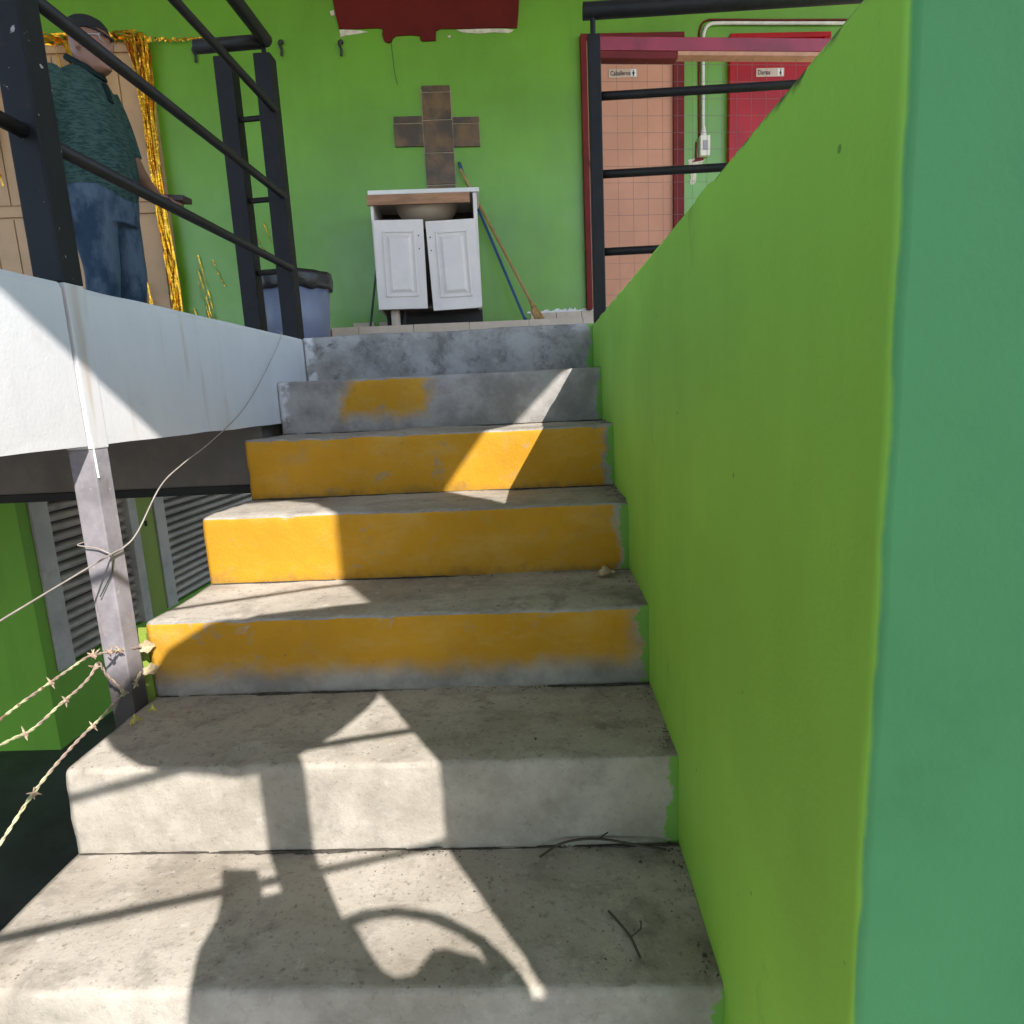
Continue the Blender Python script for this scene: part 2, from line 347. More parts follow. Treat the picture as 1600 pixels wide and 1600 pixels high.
# upper landing slab (L shape): behind the stairs and walkway along the left of it
LT = SZ[0]-.003
bm = B(); box(bm, -6, 6, SY[0]+.05, 7.2, LT-.30, LT); box(bm, -6, XL-.12, -3.5, SY[0]+.05, LT-.349, LT-.004)
land = tag(obj('landing', bm, M['landing']), kind='structure'); BASE[land.name] = Vector((0, 0, 0))
def strip_face(bm, x0, x1, y0, y1, z0, z1, ny, amp):
    rows = [(x0, z0), (x1, z0), (x1, z0+.02), (x1, (z0+z1)/2), (x1, z1-.012), (x1-.008, z1), (x0, z1)]
    rr = []
    for i in range(ny+1):
        y = y0+(y1-y0)*i/ny; r = []
        for j, (x, z) in enumerate(rows):
            k = amp*noise.noise(Vector((y*6, j*.9, 3))) if 0 < j < 6 else 0
            r.append((x+k*.5, y, z+(k if j in (1, 5) else 0)))
        rr.append(r)
    loft(bm, rr)
bm = B(); strip_face(bm, XL-.119, XL, -3.5, 1.388, -.067, .281, 60, .003); obj('fascia', bm, M['white'], land)
bm = B(); strip_face(bm, XL-.119, XL, 1.458, 2.86, -.067, .281, 40, .003); obj('fascia', bm, M['white'], land)
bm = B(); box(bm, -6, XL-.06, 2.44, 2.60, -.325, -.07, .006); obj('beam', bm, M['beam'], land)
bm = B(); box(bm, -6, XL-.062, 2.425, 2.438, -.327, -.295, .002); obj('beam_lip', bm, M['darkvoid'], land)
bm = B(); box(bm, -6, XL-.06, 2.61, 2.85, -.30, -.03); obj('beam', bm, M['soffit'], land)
# ------------------------------------------------------------------ staircase
stairs = thing('concrete_staircase', 'worn concrete staircase with yellow painted risers climbing beside the green wall', 'staircase', ((XL+XR)/2, SY[-1], FLOOR))
modes = ['rough', 'patch', 'yellow', 'yellow', 'yellow_fade', 'plain', 'plain', 'plain', 'plain']
def make_step(i):
    zt = SZ[i]; zb = SZ[i+1] if i+1 < len(SZ) else FLOOR; yf = SY[i]; yb = (SY[i-1] if i else SY[0]+.10)
    prof = [(yf, FLOOR if i > 5 else zb-.25)]
    for k in range(9): prof.append((yf, zb-.012+(zt-.013-zb+.012)*k/8))
    for k in range(1, 4):
        a = math.pi/2*k/3; prof.append((yf+.013*(1-math.cos(a)), zt-.013+.013*math.sin(a)))
    for k in range(1, 13): prof.append((yf+.013+(yb+.03-yf-.013)*k/12, zt))
    prof.append((yb+.03, prof[0][1])); nx = 90; rr = []
    for j in range(nx+1):
        x = XL+(XR+.01-XL)*j/nx; r = []
        for k, (y, z) in enumerate(prof):
            if k in (0, len(prof)-1): r.append((x, y, z)); continue
            p = Vector((x*3, y*3+i*7, z*3)); d = .006*noise.noise(p)+.0025*noise.noise(p*5)
            nose = 9 <= k <= 13
            if nose:
                ch = noise.noise(Vector((x*14, i*5.3, 1)))
                d -= .003*abs(noise.noise(p*9))+ (max(0, ch-.25)*.032)
            if k < 9: r.append((x, y-d, z))
            elif nose: r.append((x, y-d*.7, z+d*.7))
            else: r.append((x, y, z+d))
        if j == 0 or j == nx:
            r = [(xx+(.004 if j == 0 else 0)+.004*noise.noise(Vector((y*20, z*20, i))), y, z) for xx, y, z in r]
        rr.append(r)
    bm = B(); loft(bm, rr)
    return obj('step', bm, step_mat('step_%d' % i, modes[i], zt, zb), stairs, smooth=False)
for i in range(9):
    s = make_step(i); me = s.data
    for p in me.polygons: p.use_smooth = len(p.vertices) == 4

# ------------------------------------------------------------------ right side wall
bm = B(); rr = []
ny = 110; Y0, Y1 = .474, 2.868
for y, ins in [(Y0, .009), (Y0+.001, .0055), (Y0+.003, .0025), (Y0+.006, .0007), (Y0+.010, 0)]+[(Y0+.02+(Y1-Y0-.02)*j/ny, 0) for j in range(ny+1)]:
    r = []
    for (x, z) in [(XR, FLOOR)]+[(XR, FLOOR+(WT-.012-FLOOR)*q/40) for q in range(1, 40)]+[(XR, WT-.012), (XR+.004, WT-.003), (XR+.012, WT), (.60, WT), (.60, FLOOR)]:
        k = noise.noise(Vector((y*9, z*2, 5))); e = WT-.02 < z and x < .5
        wav = .0022*noise.noise(Vector((z*7, 3, 1)))+.0012*noise.noise(Vector((z*31, 3, 1))) if y < Y0+.02 and x < .5 else 0
        r.append((x+wav+(ins if x < .5 else 0)+(.002*k if x < .5 else 0)-(.004 if e and k < -.3 else 0), y, z+((.004*k) if e else 0)))
    rr.append(r)
loft(bm, rr); bm.faces.ensure_lookup_table(); bm.normal_update()
wl = obj('side_wall', bm, M['green_side'], None, smooth=False)
for p in wl.data.polygons: p.use_smooth = len(p.vertices) == 4 and p.normal.x < -.25
tag(wl, 'smooth green plastered wall along the right side of the stairs with teal end face', 'wall')

# ------------------------------------------------------------------ roof overhead and an added shadow caster behind the viewer (they shade the steps)
RZ = 3.6
edge = [(-6, -2.4), (-.4, -2.4), (1.04, -1.98), (1.218, -1.84), (1.33, -1.76), (1.395, -1.66), (1.52, -1.62), (1.636, -1.695), (1.72, -1.83), (2.03, -2.32), (2.28, -2.72), (2.55, -2.5), (2.40, -2.08), (2.275, -1.86), (2.05, -1.585), (2.075, -1.42), (2.166, -1.05), (2.25, -.86), (2.4, -.7), (3.1, -.7), (3.1, 3.1), (7, 3.1), (7, 7.2), (-6, 7.2)]
bm = B(); a = [bm.verts.new((x, y, RZ)) for x, y in edge]; b_ = [bm.verts.new((x, y, RZ+.03)) for x, y in edge]; n = len(edge)
bm.faces.new(a); bm.faces.new(b_[::-1])
for i in range(n): bm.faces.new((a[i], b_[i], b_[(i+1) % n], a[(i+1) % n]))
tag(obj('sheet_roof', bm, M['roof']), 'sheet roof overhead whose edge bounds the sunlit patches', 'roof')
GY = -.8
caster = thing('shadow_caster', 'added unseen bars and plates behind the viewer, shaped to cast the shadows on the steps', 'caster', (.70, GY, FLOOR))  # added caster: bars read off the shadows, plates cut to their outlines
bm = B(); box(bm, .667, .738, GY-.02, GY+.02, FLOOR, 1.40); obj('post', bm, M['castergrey'], caster)
for p, q in (((-.05, 1.172), (1.2, 1.492)), ((-.05, .852), (1.2, 1.178)), ((.25, 1.87), (1.25, 2.215))):
    bm = B(); tube(bm, [(p[0], GY+.03, p[1]), (q[0], GY+.03, q[1])], .009, 8); obj('rail', bm, M['castergrey'], caster)
bm = B(); poly(bm, [(.33, 1.56), (.335, 1.50), (.356, 1.438), (.413, 1.369), (.46, 1.35), (.52, 1.338), (.598, 1.33), (.66, 1.33), (.749, 1.385), (.866, 1.479), (.963, 1.582), (1.01, 1.64), (1.045, 1.70), (1.2, 1.66), (1.2, 2.02), (1.044, 1.986), (.835, 1.936), (.627, 1.88), (.506, 1.81), (.461, 1.751), (.38, 1.66)], GY-.012, GY+.0); obj('panel', bm, M['castergrey'], caster)
bm = B(); poly(bm, [(.70, 1.033), (.662, 1.033), (.618, 1.020), (.622, 1.093), (.553, 1.095), (.545, 1.03), (.527, .974), (.488, .909), (.463, .82), (.449, .755), (.42, .5), (1.06, .5), (1.06, .795), (1.0, .80), (.96, .83), (.951, .881), (.93, .884), (.905, .897), (.879, .891), (.854, .868), (.829, .846), (.797, .84), (.781, .855), (.773, .897), (.769, .942), (.742, .955)], GY-.012, GY+.0); obj('panel', bm, M['castergrey'], caster)
bm = B(); poly(bm, [(.73, .93), (.744, .953), (.791, .972), (.851, .978), (.926, .960), (.973, .911), (.988, .869), (.998, .79), (.94, .80), (.959, .89), (.939, .919), (.898, .951), (.845, .961), (.793, .952)], GY+.003, GY+.012); obj('panel', bm, M['castergrey'], caster)
bm = B(); box(bm, 1.047, 2.1, GY-.035, GY-.022, FLOOR, 1.74); obj('panel', bm, M['castergrey'], caster)
bm = B(); box(bm, -1.4, .115, GY-.012, GY, FLOOR+.9, 2.1); obj('panel', bm, M['castergrey'], caster)
bm = B(); box(bm, 1.12, 1.17, GY-.02, GY+.02, FLOOR, RZ-.001); obj('post', bm, M['castergrey'], caster)

# ------------------------------------------------------------------ back wall frame
BW = Matrix.Translation((0, 5.5, 0)) @ Matrix.Rotation(R(5.5), 4, 'Z')
bm = B(); box(bm, -6, 6, 0, .2, LT, RZ-.001); tag(obj('back_wall', bm, M['green'], None, BW), 'long lime green plastered wall at the back of the upper landing', 'wall')
bwall = bpy.data.objects['back_wall']; BASE['back_wall'] = Vector((0, 0, 0))
# red paint remnant, torn edge and pale chips
bm = B(); poly(bm, [(-1.411, 3.3), (-1.411, 2.976), (-1.395, 2.85), (-1.382, 2.778), (-1.30, 2.775), (-1.1, 2.779), (-1.075, 2.778), (-1.055, 2.765), (-1.062, 2.735), (-1.055, 2.70), (-1.045, 2.685), (-1.02, 2.675), (-.995, 2.682), (-.985, 2.705), (-.96, 2.722), (-.85, 2.727), (-.78, 2.72), (-.775, 2.69), (-.76, 2.682), (-.66, 2.685), (-.655, 2.75), (-.62, 2.765), (-.45, 2.762), (-.2, 2.765), (-.034, 2.760), (-.02, 2.85), (-.01, 2.954), (0, 3.3)], -.012, .001); tag(obj('paint_patch', bm, M['red'], bwall), 'dark red painted rectangle with ragged lower edge')
for pts in ([(-1.38, 2.772), (-1.35, 2.774), (-1.28, 2.77), (-1.22, 2.765), (-1.17, 2.755), (-1.25, 2.742), (-1.33, 2.735), (-1.375, 2.722)], [(-.50, 2.757), (-.30, 2.76), (-.12, 2.757), (-.06, 2.748), (-.10, 2.728), (-.22, 2.735), (-.33, 2.728), (-.45, 2.738)], [(-1.44, 2.9), (-1.41, 2.905), (-1.405, 2.87), (-1.435, 2.868)], [(-.57, 2.715), (-.55, 2.72), (-.54, 2.712), (-.56, 2.705)]):
    bm = B(); poly(bm, pts, -.007, .001); obj('plaster_chip', bm, M['chip'], bwall)
bm = B(); tube(bm, spline([(-1.0, -.006, 2.68), (-.995, -.012, 2.58), (-.99, -.008, 2.48), (-.975, -.006, 2.39)]), .0022, 5); obj('hanging_thread', bm, M['darkrod'], bwall)
# tiled step along the wall
ts = thing('tiled_step', 'low step faced with cream tiles along the foot of the green wall', 'step', (-.5, -.6, LT), BW)
bm = B(); box(bm, -1.53, .75, -.592, -.004, LT, .532); obj('core', bm, M['grout'], ts)
x = -1.528; xs = [-1.528, -1.334, -.936, -.529, -.09, .31, .75]
for a, b2 in zip(xs[:-1], xs[1:]):
    bm = B(); box(bm, a+.002, b2-.002, -.604, -.594, LT+.01, .540+random.uniform(-.002, .002), .002); obj('tile', bm, M['tilecream'], ts)
    bm = B(); box(bm, a+.002, b2-.002, -.592, -.22, .533, .541, .002); obj('tile', bm, M['tilecream'], ts)
bm = B(); box(bm, -1.60, -1.532, -.60, -.4, LT, .53, .004); obj('end_block', bm, M['terra'], ts)
sk = thing('wall_skirting', 'short runs of cream skirting tile at the foot of the green wall', 'skirting', (0, -.01, .54), BW)
for a, b2 in ((-1.47, -1.30), (-1.26, -1.08), (-.02, .19), (.195, .40), (.405, .60)):
    bm = B(); box(bm, a, b2, -.014, -.001, .535, .635 if a < -.5 else .655, .002); obj('tile', bm, M['tilecream'], sk)
for k in range(14):
    xx = -.05+.045*k; bm = B(); h = .012+.02*random.random()
    poly(bm, [(xx, .655), (xx+.05, .655), (xx+.045, .66+h), (xx+.025, .662+h*random.random()), (xx+.008, .66+h*.8)], -.004, .0005); obj('paint_crust', bm, M['white_paint'], sk)

# tile cross
cr = thing('tile_cross', 'brown glazed tile cross fixed on the green wall above the sink cabinet', 'cross', (-.685, -.01, 1.62), BW)
def ctile(x0, x1, z0, z1, k=0):
    bm = B(); box(bm, x0+.0042, x1-.0042, -.016-k, -.002, z0+.0042, z1-.0042, .002); return obj('tile', bm, M['crosstile'], cr)
bm = B(); box(bm, -.802, -.569, -.008, -.001, 1.60, 2.35); box(bm, -1.02, -.36, -.0085, -.001, 1.945, 2.15); obj('grout_bed', bm, M['paleline'], cr)
ctile(-.797, -.571, 2.327, 2.376); ctile(-.798, -.572, 2.13, 2.327, .002); ctile(-.800, -.570, 1.895, 2.13, .001); ctile(-.803, -.570, 1.66, 1.895, .002); ctile(-.803, -.570, 1.55, 1.66)
ctile(-1.027, -.800, 2.11, 2.165); ctile(-1.030, -.801, 1.94, 2.11, .002); ctile(-.570, -.358, 2.10, 2.15, .001); ctile(-.570, -.360, 1.928, 2.10, .003)

# ------------------------------------------------------------------ sink cabinet  (front plane at y=-.55)
cb = thing('sink_cabinet', 'battered white sink cabinet with two panelled doors hanging askew', 'cabinet', (-.81, -.3, .541), BW)
bm = B(); box(bm, -1.195, -.405, -.56, -.02, 1.442, 1.472, .004); obj('counter_top', bm, M['cabtop'], cb)
bm = B(); box(bm, -1.205, -.475, -.565, -.54, 1.372, 1.44, .002); obj('wood_rail', bm, M['wood'], cb)
bm = B(); box(bm, -1.185, -1.165, -.545, -.03, .66, 1.44, .001); obj('side_panel', bm, M['cab'], cb)
bm = B(); box(bm, -.452, -.425, -.545, -.03, .66, 1.44, .001); obj('side_panel', bm, M['cab'], cb)
bm = B(); box(bm, -1.165, -.452, -.05, -.03, .62, 1.44); obj('back_panel', bm, M['inner'], cb)
bm = B(); box(bm, -1.165, -.452, -.52, -.06, .66, .68); obj('bottom_panel', bm, M['inner'], cb)
bm = B(); box(bm, -1.16, -.42, -.30, -.26, .545, .66, .002); obj('shade_board', bm, M['darkvoid'], cb)  # near-black board stands in for the shadow under the cabinet
bm = B(); rings = []
for k in range(9):
    a = math.pi/2*k/8; rings.append(ell(-.80, -.31, 1.272+.165*(1-math.cos(a)) if k else 1.27, max(.04, .235*math.sin(a)), max(.04, .22*math.sin(a)), 28))
loft(bm, rings); obj('basin', bm, M['basin'], cb, smooth=True)
bm = B(); tube(bm, [(-1.075, -.46, .545), (-1.075, -.46, .70)], .034, 14); obj('drain_pipe', bm, M['pipe'], cb)
bm = B(); tube(bm, [(-1.015, -.44, .545), (-1.01, -.43, .70)], .016, 10); obj('drain_pipe', bm, M['darkvoid'], cb)
def cab_door(x0, x1, z0, z1, tilt, piv):
    T = Matrix.Translation((piv[0], 0, piv[1])) @ Matrix.Rotation(tilt, 4, 'Y') @ Matrix.Translation((-piv[0], 0, -piv[1]))
    bm = B(); box(bm, x0, x1, -.575, -.555, z0, z1, .004); bmesh.ops.transform(bm, matrix=T, verts=bm.verts); d = obj('door', bm, M['cab'], cb)
    # raised and fielded panel: groove frame + centre
    fx0, fx1, fz0, fz1 = x0+.062, x1-.062, z0+.085, z1-.075
    bm = B()
    for (a, b2, c, e) in ((fx0, fx1, fz1-.012, fz1), (fx0, fx1, fz0, fz0+.012), (fx0, fx0+.012, fz0, fz1), (fx1-.012, fx1, fz0, fz1)): box(bm, a, b2, -.584, -.5755, c, e, .003)
    bmesh.ops.transform(bm, matrix=T, verts=bm.verts); obj('moulding', bm, M['cab'], d)
    bm = B(); i0, i1, j0, j1 = fx0+.03, fx1-.03, fz0+.03, fz1-.03
    v = [bm.verts.new(p) for p in ((i0, -.5755, j0), (i1, -.5755, j0), (i1, -.5755, j1), (i0, -.5755, j1), (i0+.02, -.589, j0+.02), (i1-.02, -.589, j0+.02), (i1-.02, -.589, j1-.02), (i0+.02, -.589, j1-.02))]
    bm.faces.new(v[4:]); 
    for k in range(4): bm.faces.new((v[k], v[(k+1) % 4], v[4+(k+1) % 4], v[4+k]))
    bmesh.ops.transform(bm, matrix=T, verts=bm.verts); obj('raised_panel', bm, M['cab'], d)
    for (hx, hz) in ((piv[2], z1-.11), (piv[2], z1-.20)):
        bm = B(); box(bm, hx-.004, hx+.004, -.5775, -.5745, hz-.004, hz+.004); bmesh.ops.transform(bm, matrix=T, verts=bm.verts); obj('screw_hole', bm, M['darkvoid'], d)
cab_door(-1.173, -.818, .657, 1.27, R(.7), (-1.17, 1.2, -.855))
cab_door(-.800, -.445, .643, 1.26, R(-1.6), (-.45, 1.2, -.775))

# brooms
def stick(a, b2, r): bm = B(); tube(bm, [a, Vector(a).lerp(Vector(b2), .5), b2], r, 8); return bm
t = thing('blue_mop', 'blue handled mop stick leaning against the sink cabinet', 'mop', (-.10, -.35, .541), BW)
obj('handle', stick((-.100, -.36, .575), (-.537, -.03, 1.80), .011), M['blueh'], t)
bm = B(); tube(bm, [(-.100, -.36, .58), (-.09, -.365, .555), (-.065, -.37, .543)], [.014, .02, .012], 8); obj('mop_head', bm, M['blueh'], t)
bm = stick((-.524, -.035, 1.765), (-.537, -.025, 1.815), .013); obj('grip', bm, M['darkrod'], t)
t = thing('straw_broom', 'old straw broom with wooden handle leaning beside the blue mop', 'broom', (.0, -.35, .541), BW)
obj('handle', stick((-.03, -.375, .66), (-.530, -.045, 1.76), .0115), M['woodh'], t)
bm = B(); rnd = random.Random(3)
for k in range(70):
    a = Vector((-.032+rnd.uniform(-.012, .012), -.375+rnd.uniform(-.01, .01), .665)); b2 = Vector((.005+rnd.uniform(-.03, .055), -.37+rnd.uniform(-.03, .02), .545+rnd.uniform(0, .03)))
    mid = a.lerp(b2, .45)+Vector((rnd.uniform(-.022, .022), rnd.uniform(-.01, .01), 0)); tube(bm, [a, mid, b2], [.004, .0045, .002], 4)
obj('bristles', bm, M['straw'], t)
bm = B(); tube(bm, [(-.046, -.36, .70), (-.028, -.375, .655)], [.013, .024], 10); obj('binding', bm, M['woodh'], t)
t = obj('thin_rod', stick((-1.315, -.2, .541), (-1.215, -.03, 1.20), .009), M['darkrod'], None, BW); tag(t, 'thin dark rod leaning behind the left side of the sink cabinet', 'rod')

# bin
bn = thing('rubbish_bin', 'round blue plastic bin lined with a black bag behind the railing post', 'bin', (-1.61, -1.2, LT), BW)
bm = B(); loft(bm, [ell(-1.61, -1.2, LT, .18, .18, 32), ell(-1.61, -1.2, LT+.25, .198, .198, 32), ell(-1.61, -1.2, .765, .216, .216, 32)]); obj('body', bm, M['binblue'], bn, smooth=True)
bm = B(); rings = []
for z, r in ((.70, .222), (.715, .228), (.74, .230), (.775, .236), (.80, .232), (.802, .20), (.76, .17)):
    rings.append([(-1.61+(r+.007*math.sin(k*5+z*40)*(z < .79))*math.cos(2*math.pi*k/48), -1.2+(r+.006*math.sin(k*7+z*30))*math.sin(2*math.pi*k/48), z+(.03*noise.noise(Vector((k*.35, 1, 2))) if z < .72 else .008*noise.noise(Vector((k*.4, 3, 2))))) for k in range(48)])
loft(bm, rings); obj('bag', bm, M['bag'], bn, smooth=True)

# ------------------------------------------------------------------ doors and signs
def text_mesh(body, size, mirror=False):
    cu = bpy.data.curves.new('t', 'FONT'); cu.body = body; cu.size = size; cu.offset = size*.012; cu.extrude = .0006; cu.resolution_u = 3
    t = new_obj('t', cu); dg = bpy.context.evaluated_depsgraph_get(); me = bpy.data.meshes.new_from_object(t.evaluated_get(dg)); bpy.data.objects.remove(t)
    bm = B(); bm.from_mesh(me); bpy.data.meshes.remove(me); bmesh.ops.rotate(bm, verts=bm.verts, cent=(0, 0, 0), matrix=Matrix.Rotation(R(90), 3, 'X')); return bm
def wc_door(label, x0, x1, z0, z1, leafm, framem, sign, sx, sz, word, jamb):
    d = thing('restroom_door', label, 'door', ((x0+x1)/2, 0, z0), BW, 'restroom doors')
    bm = B(); box(bm, x0+.02, x1-.02, -.02, -.003, z0, z1-.03); lf = obj('leaf', bm, leafm, d)
    bm = B(); box(bm, x0, x0+.045, -.055, -.001, z0-.02, z1, .003); obj('frame', bm, framem, d)
    bm = B(); box(bm, x1-jamb, x1, -.05, -.001, z0-.02, z1-.036, .003); obj('frame', bm, framem, d)
    bm = B(); box(bm, x0+.046, x1, -.055, -.001, z1-.035, z1, .003); obj('frame', bm, framem, d)
    bm = B(); box(bm, sx, sx+.225, -.0265, -.0205, sz, sz+.062, .001); s = obj('sign', bm, M['signplate'], d); s['label'] = 'small plate reading ' + word
    bm = text_mesh(word, .047); bmesh.ops.scale(bm, vec=(.78, 1, 1), verts=bm.verts); bmesh.ops.translate(bm, verts=bm.verts, vec=(sx+.012, -.0275, sz+.016)); obj('lettering', bm, M['ink'], s)
    bm = B(); cx = sx+.195; box(bm, cx-.02, cx+.02, -.0272, -.0268, sz+.006, sz+.056); obj('pictogram_field', bm, M['cabtop'], s)
    bm = B(); ball(bm, (cx, -.0282, sz+.047), (.0055, .001, .0055), 1)
    if word == 'Damas': poly(bm, [(cx-.004, sz+.040), (cx+.004, sz+.040), (cx+.011, sz+.020), (cx+.004, sz+.020), (cx+.004, sz+.009), (cx-.004, sz+.009), (cx-.004, sz+.020), (cx-.011, sz+.020)], -.0288, -.0275)
    else: poly(bm, [(cx-.008, sz+.040), (cx+.008, sz+.040), (cx+.008, sz+.024), (cx+.005, sz+.024), (cx+.005, sz+.009), (cx-.005, sz+.009), (cx-.005, sz+.024), (cx-.008, sz+.024)], -.0288, -.0275)
    obj('pictogram', bm, M['ink'], s); return d, lf
d1, lf1 = wc_door('salmon coloured restroom door in a dark red frame behind the railing', .445, 1.255, .68, 2.69, M['salmon'], M['frame_red'], 1, .664, 2.39, 'Caballeros', .085)
bm = B(); ball(bm, (.512, -.045, 1.776), (.024, .024, .026), 2); tube(bm, [(.512, -.02, 1.776), (.512, -.045, 1.776)], .012, 10); obj('knob', bm, M['woodh'], lf1, smooth=True)
wc_door('bright red restroom door half hidden behind the green side wall', 1.615, 2.42, .68, 2.67, M['reddoor'], M['reddoor'], 2, 1.838, 2.372, 'Damas', .05)
# conduit with switch box
c = thing('electrical_conduit', 'white conduit pipe running down the green wall to a switch box', 'conduit', (1.416, -.02, 1.8), BW)
bm = B(); tube(bm, spline([(1.418, -.018, 1.95), (1.415, -.018, 2.3), (1.414, -.018, 2.62), (1.425, -.018, 2.71), (1.46, -.018, 2.75), (1.55, -.018, 2.76), (2.0, -.018, 2.752), (2.7, -.018, 2.74)], 6), .013, 8); obj('pipe', bm, M['pvc'], c, smooth=True)
bm = B(); tube(bm, spline([(1.388, -.006, 1.95), (1.385, -.006, 2.3), (1.384, -.006, 2.64), (1.395, -.006, 2.74), (1.44, -.006, 2.785), (1.55, -.006, 2.79), (2.0, -.006, 2.78), (2.7, -.006, 2.77)], 6), .008, 6); obj('old_paint_line', bm, M['frame_red'], c, smooth=True)
bm = B(); box(bm, 1.385, 1.465, -.05, -.001, 1.805, 1.955, .005); bx_ = obj('switch_box', bm, M['ivory'], c)
bm = B(); box(bm, 1.407, 1.443, -.055, -.0505, 1.845, 1.915, .002); obj('switch', bm, M['grey_pl'], bx_)
bm = B(); tube(bm, [(1.42, -.018, 1.955), (1.42, -.018, 2.03)], [.026, .013], 10); obj('coupling', bm, M['pvc'], c)
bm = B(); poly(bm, [(1.30, 1.79), (1.36, 1.80), (1.37, 1.93), (1.378, 1.80), (1.44, 1.79), (1.42, 1.765), (1.40, 1.73), (1.37, 1.70), (1.365, 1.62), (1.33, 1.60), (1.31, 1.62), (1.325, 1.66), (1.31, 1.72)], -.004, .0005); tag(obj('plaster_scar', bm, M['chip'], bwall), 'pale plaster scar under the switch box')
bm = B(); poly(bm, [(1.33, 1.77), (1.43, 1.785), (1.42, 1.803), (1.372, 1.803), (1.37, 1.92), (1.36, 1.92), (1.355, 1.79)], -.007, -.0041); obj('old_paint', bm, M['frame_red'], bwall)
# hooks
for (x, z, k) in ((-1.824, 2.66, 0), (-1.38, 2.652, 1), (-2.463, 2.63, 2)):
    bm = B(); tube(bm, spline([(x+.02, -.006, z+.04), (x-.002, -.02, z+.03), (x-.006, -.02, z), (x+.004, -.018, z-.02), (x-.002, -.016, z-.06)], 5), [.006]+[.015]*8+[.010]*12, 6); o = obj('tape_scrap', bm, M['tie'], None, BW)
    tag(o, ['black tape scrap on the green wall just right of the railing posts', 'black tape scrap under the left end of the red patch', 'long black tape scrap hanging between the gold fringe and the railing posts'][k], 'tape', 'black tape scraps on the green wall')

# ------------------------------------------------------------------ beige folding door with foil fringe
fd = thing('folding_metal_door', 'beige ribbed metal door at the left end of the green wall', 'door', (-3.9, -.05, .3), BW)
bm = B(); box(bm, -5.2, -2.86, -.03, -.001, LT, 2.70); obj('backing', bm, M['beige'], fd)
x = -5.2
while x < -2.9:
    wd = .155; x1 = min(x+wd-.006, -2.86)
    for z0, z1 in ((LT+.02, 1.50), (1.60, 2.62)):
        bm = B(); box(bm, x+.003, x1, -.042, -.0305, z0, z1, .004); obj('panel', bm, M['beige'], fd)
    x += wd
bm = B(); box(bm, -5.2, -2.86, -.05, -.031, 1.515, 1.585, .003); obj('mid_rail', bm, M['beige'], fd)
bm = B(); box(bm, -5.2, -2.86, -.05, -.031, 2.635, 2.70, .003); obj('top_rail', bm, M['beige'], fd)
bm = B(); box(bm, -2.858, -2.80, -.045, -.001, LT, 2.72, .003); obj('jamb', bm, M['beige'], fd)
fr = thing('foil_fringe_curtain', 'gold foil fringe gathered round the top and side of the beige door', 'curtain', (-2.8, -.07, .5), BW)
rnd = random.Random(5)
bm = B()
for k in range(44):     # crumpled header along the top
    x = -4.6+k*.0405; p = []
    for j in range(5):
        p.append((x+.0405*j/2+rnd.uniform(-.01, .01), -.07+rnd.uniform(-.02, .02), 2.760-.019*j+rnd.uniform(-.010, .010)))
    for j in range(4):
        a, b2 = Vector(p[j]), Vector(p[j+1]); s = Vector((.05, rnd.uniform(-.02, .02), rnd.uniform(-.01, .01)))
        bm.faces.new([bm.verts.new(q) for q in (a, a+s, b2+s, b2)])
obj('header', bm, M['gold'], fr)
def strand(bm, pts, wdt):
    P = spline(pts, 6); prev = None; ph = rnd.uniform(0, 6)
    for i, p in enumerate(P):
        a = ph+i*rnd.uniform(.15, .5); s = Vector((math.cos(a), math.sin(a)*.8, 0))*wdt/2
        cur = (bm.verts.new(p-s), bm.verts.new(p+s))
        if prev: bm.faces.new((prev[0], prev[1], cur[1], cur[0]))
        prev = cur
bm = B()
for k in range(36):
    x0 = rnd.uniform(-2.93, -2.76); f = (x0+2.93)/.17; z0 = 2.72+rnd.uniform(-.04, .02)
    x1 = -2.885+.10*f+rnd.uniform(-.015, .015); x2 = -2.865+.065*f+rnd.uniform(-.015, .015); x3 = -2.86+.075*rnd.random(); y = -.08+rnd.uniform(-.025, .02)
    strand(bm, [(x0, y, z0), (x1, y, 2.35+rnd.uniform(-.1, .1)), (x2, y-.01, 1.6), (x2+.02, y, 1.0), (x3, y, .45+rnd.uniform(-.1, .35) if rnd.random() < .8 else 1.2)], .013)
for k in range(40):   # loose ones further left, behind the person
    x0 = rnd.choice([-3.25, -3.32, -3.4, -3.2, -4.0, -4.2])+rnd.uniform(-.06, .06); zb = rnd.choice([2.2, 1.9, 1.7]); strand(bm, [(x0, -.08, 2.7), (x0+.03, -.085, (2.7+zb)/2), (x0+rnd.uniform(0, .08), -.08, zb+rnd.uniform(-.1, .1))], .012)
for k in range(16):
    x0 = -3.05+rnd.uniform(-.06, .05); strand(bm, [(x0, -.08, .95+rnd.uniform(-.15, .05)), (x0+.02, -.085, .6), (x0+.03, -.08, .3)], .012)
tag(obj('strands', bm, M['gold'], fr), kind='stuff')
bm = B()
for k in range(9):      # stray tinsel on the wall
    x0 = rnd.uniform(-2.66, -2.0); z0 = rnd.uniform(.7, 1.5); L = rnd.uniform(.08, .28); strand(bm, [(x0, -.012, z0), (x0+.03, -.016, z0-L/2), (x0+.07, -.012, z0-L)], .009)
for k in range(5):
    x0 = -2.72+rnd.uniform(0, .1); strand(bm, [(x0, -.02, 1.2-k*.1), (x0+.04, -.02, .95-k*.08), (x0+.07, -.015, .7-k*.05)], .009)
tag(obj('loose_tinsel', bm, M['gold'], fr), kind='stuff')
bm = B(); p = spline([(-2.74, -.03, 2.725), (-2.6, -.03, 2.715), (-2.45, -.03, 2.722), (-2.33, -.03, 2.727)], 12)
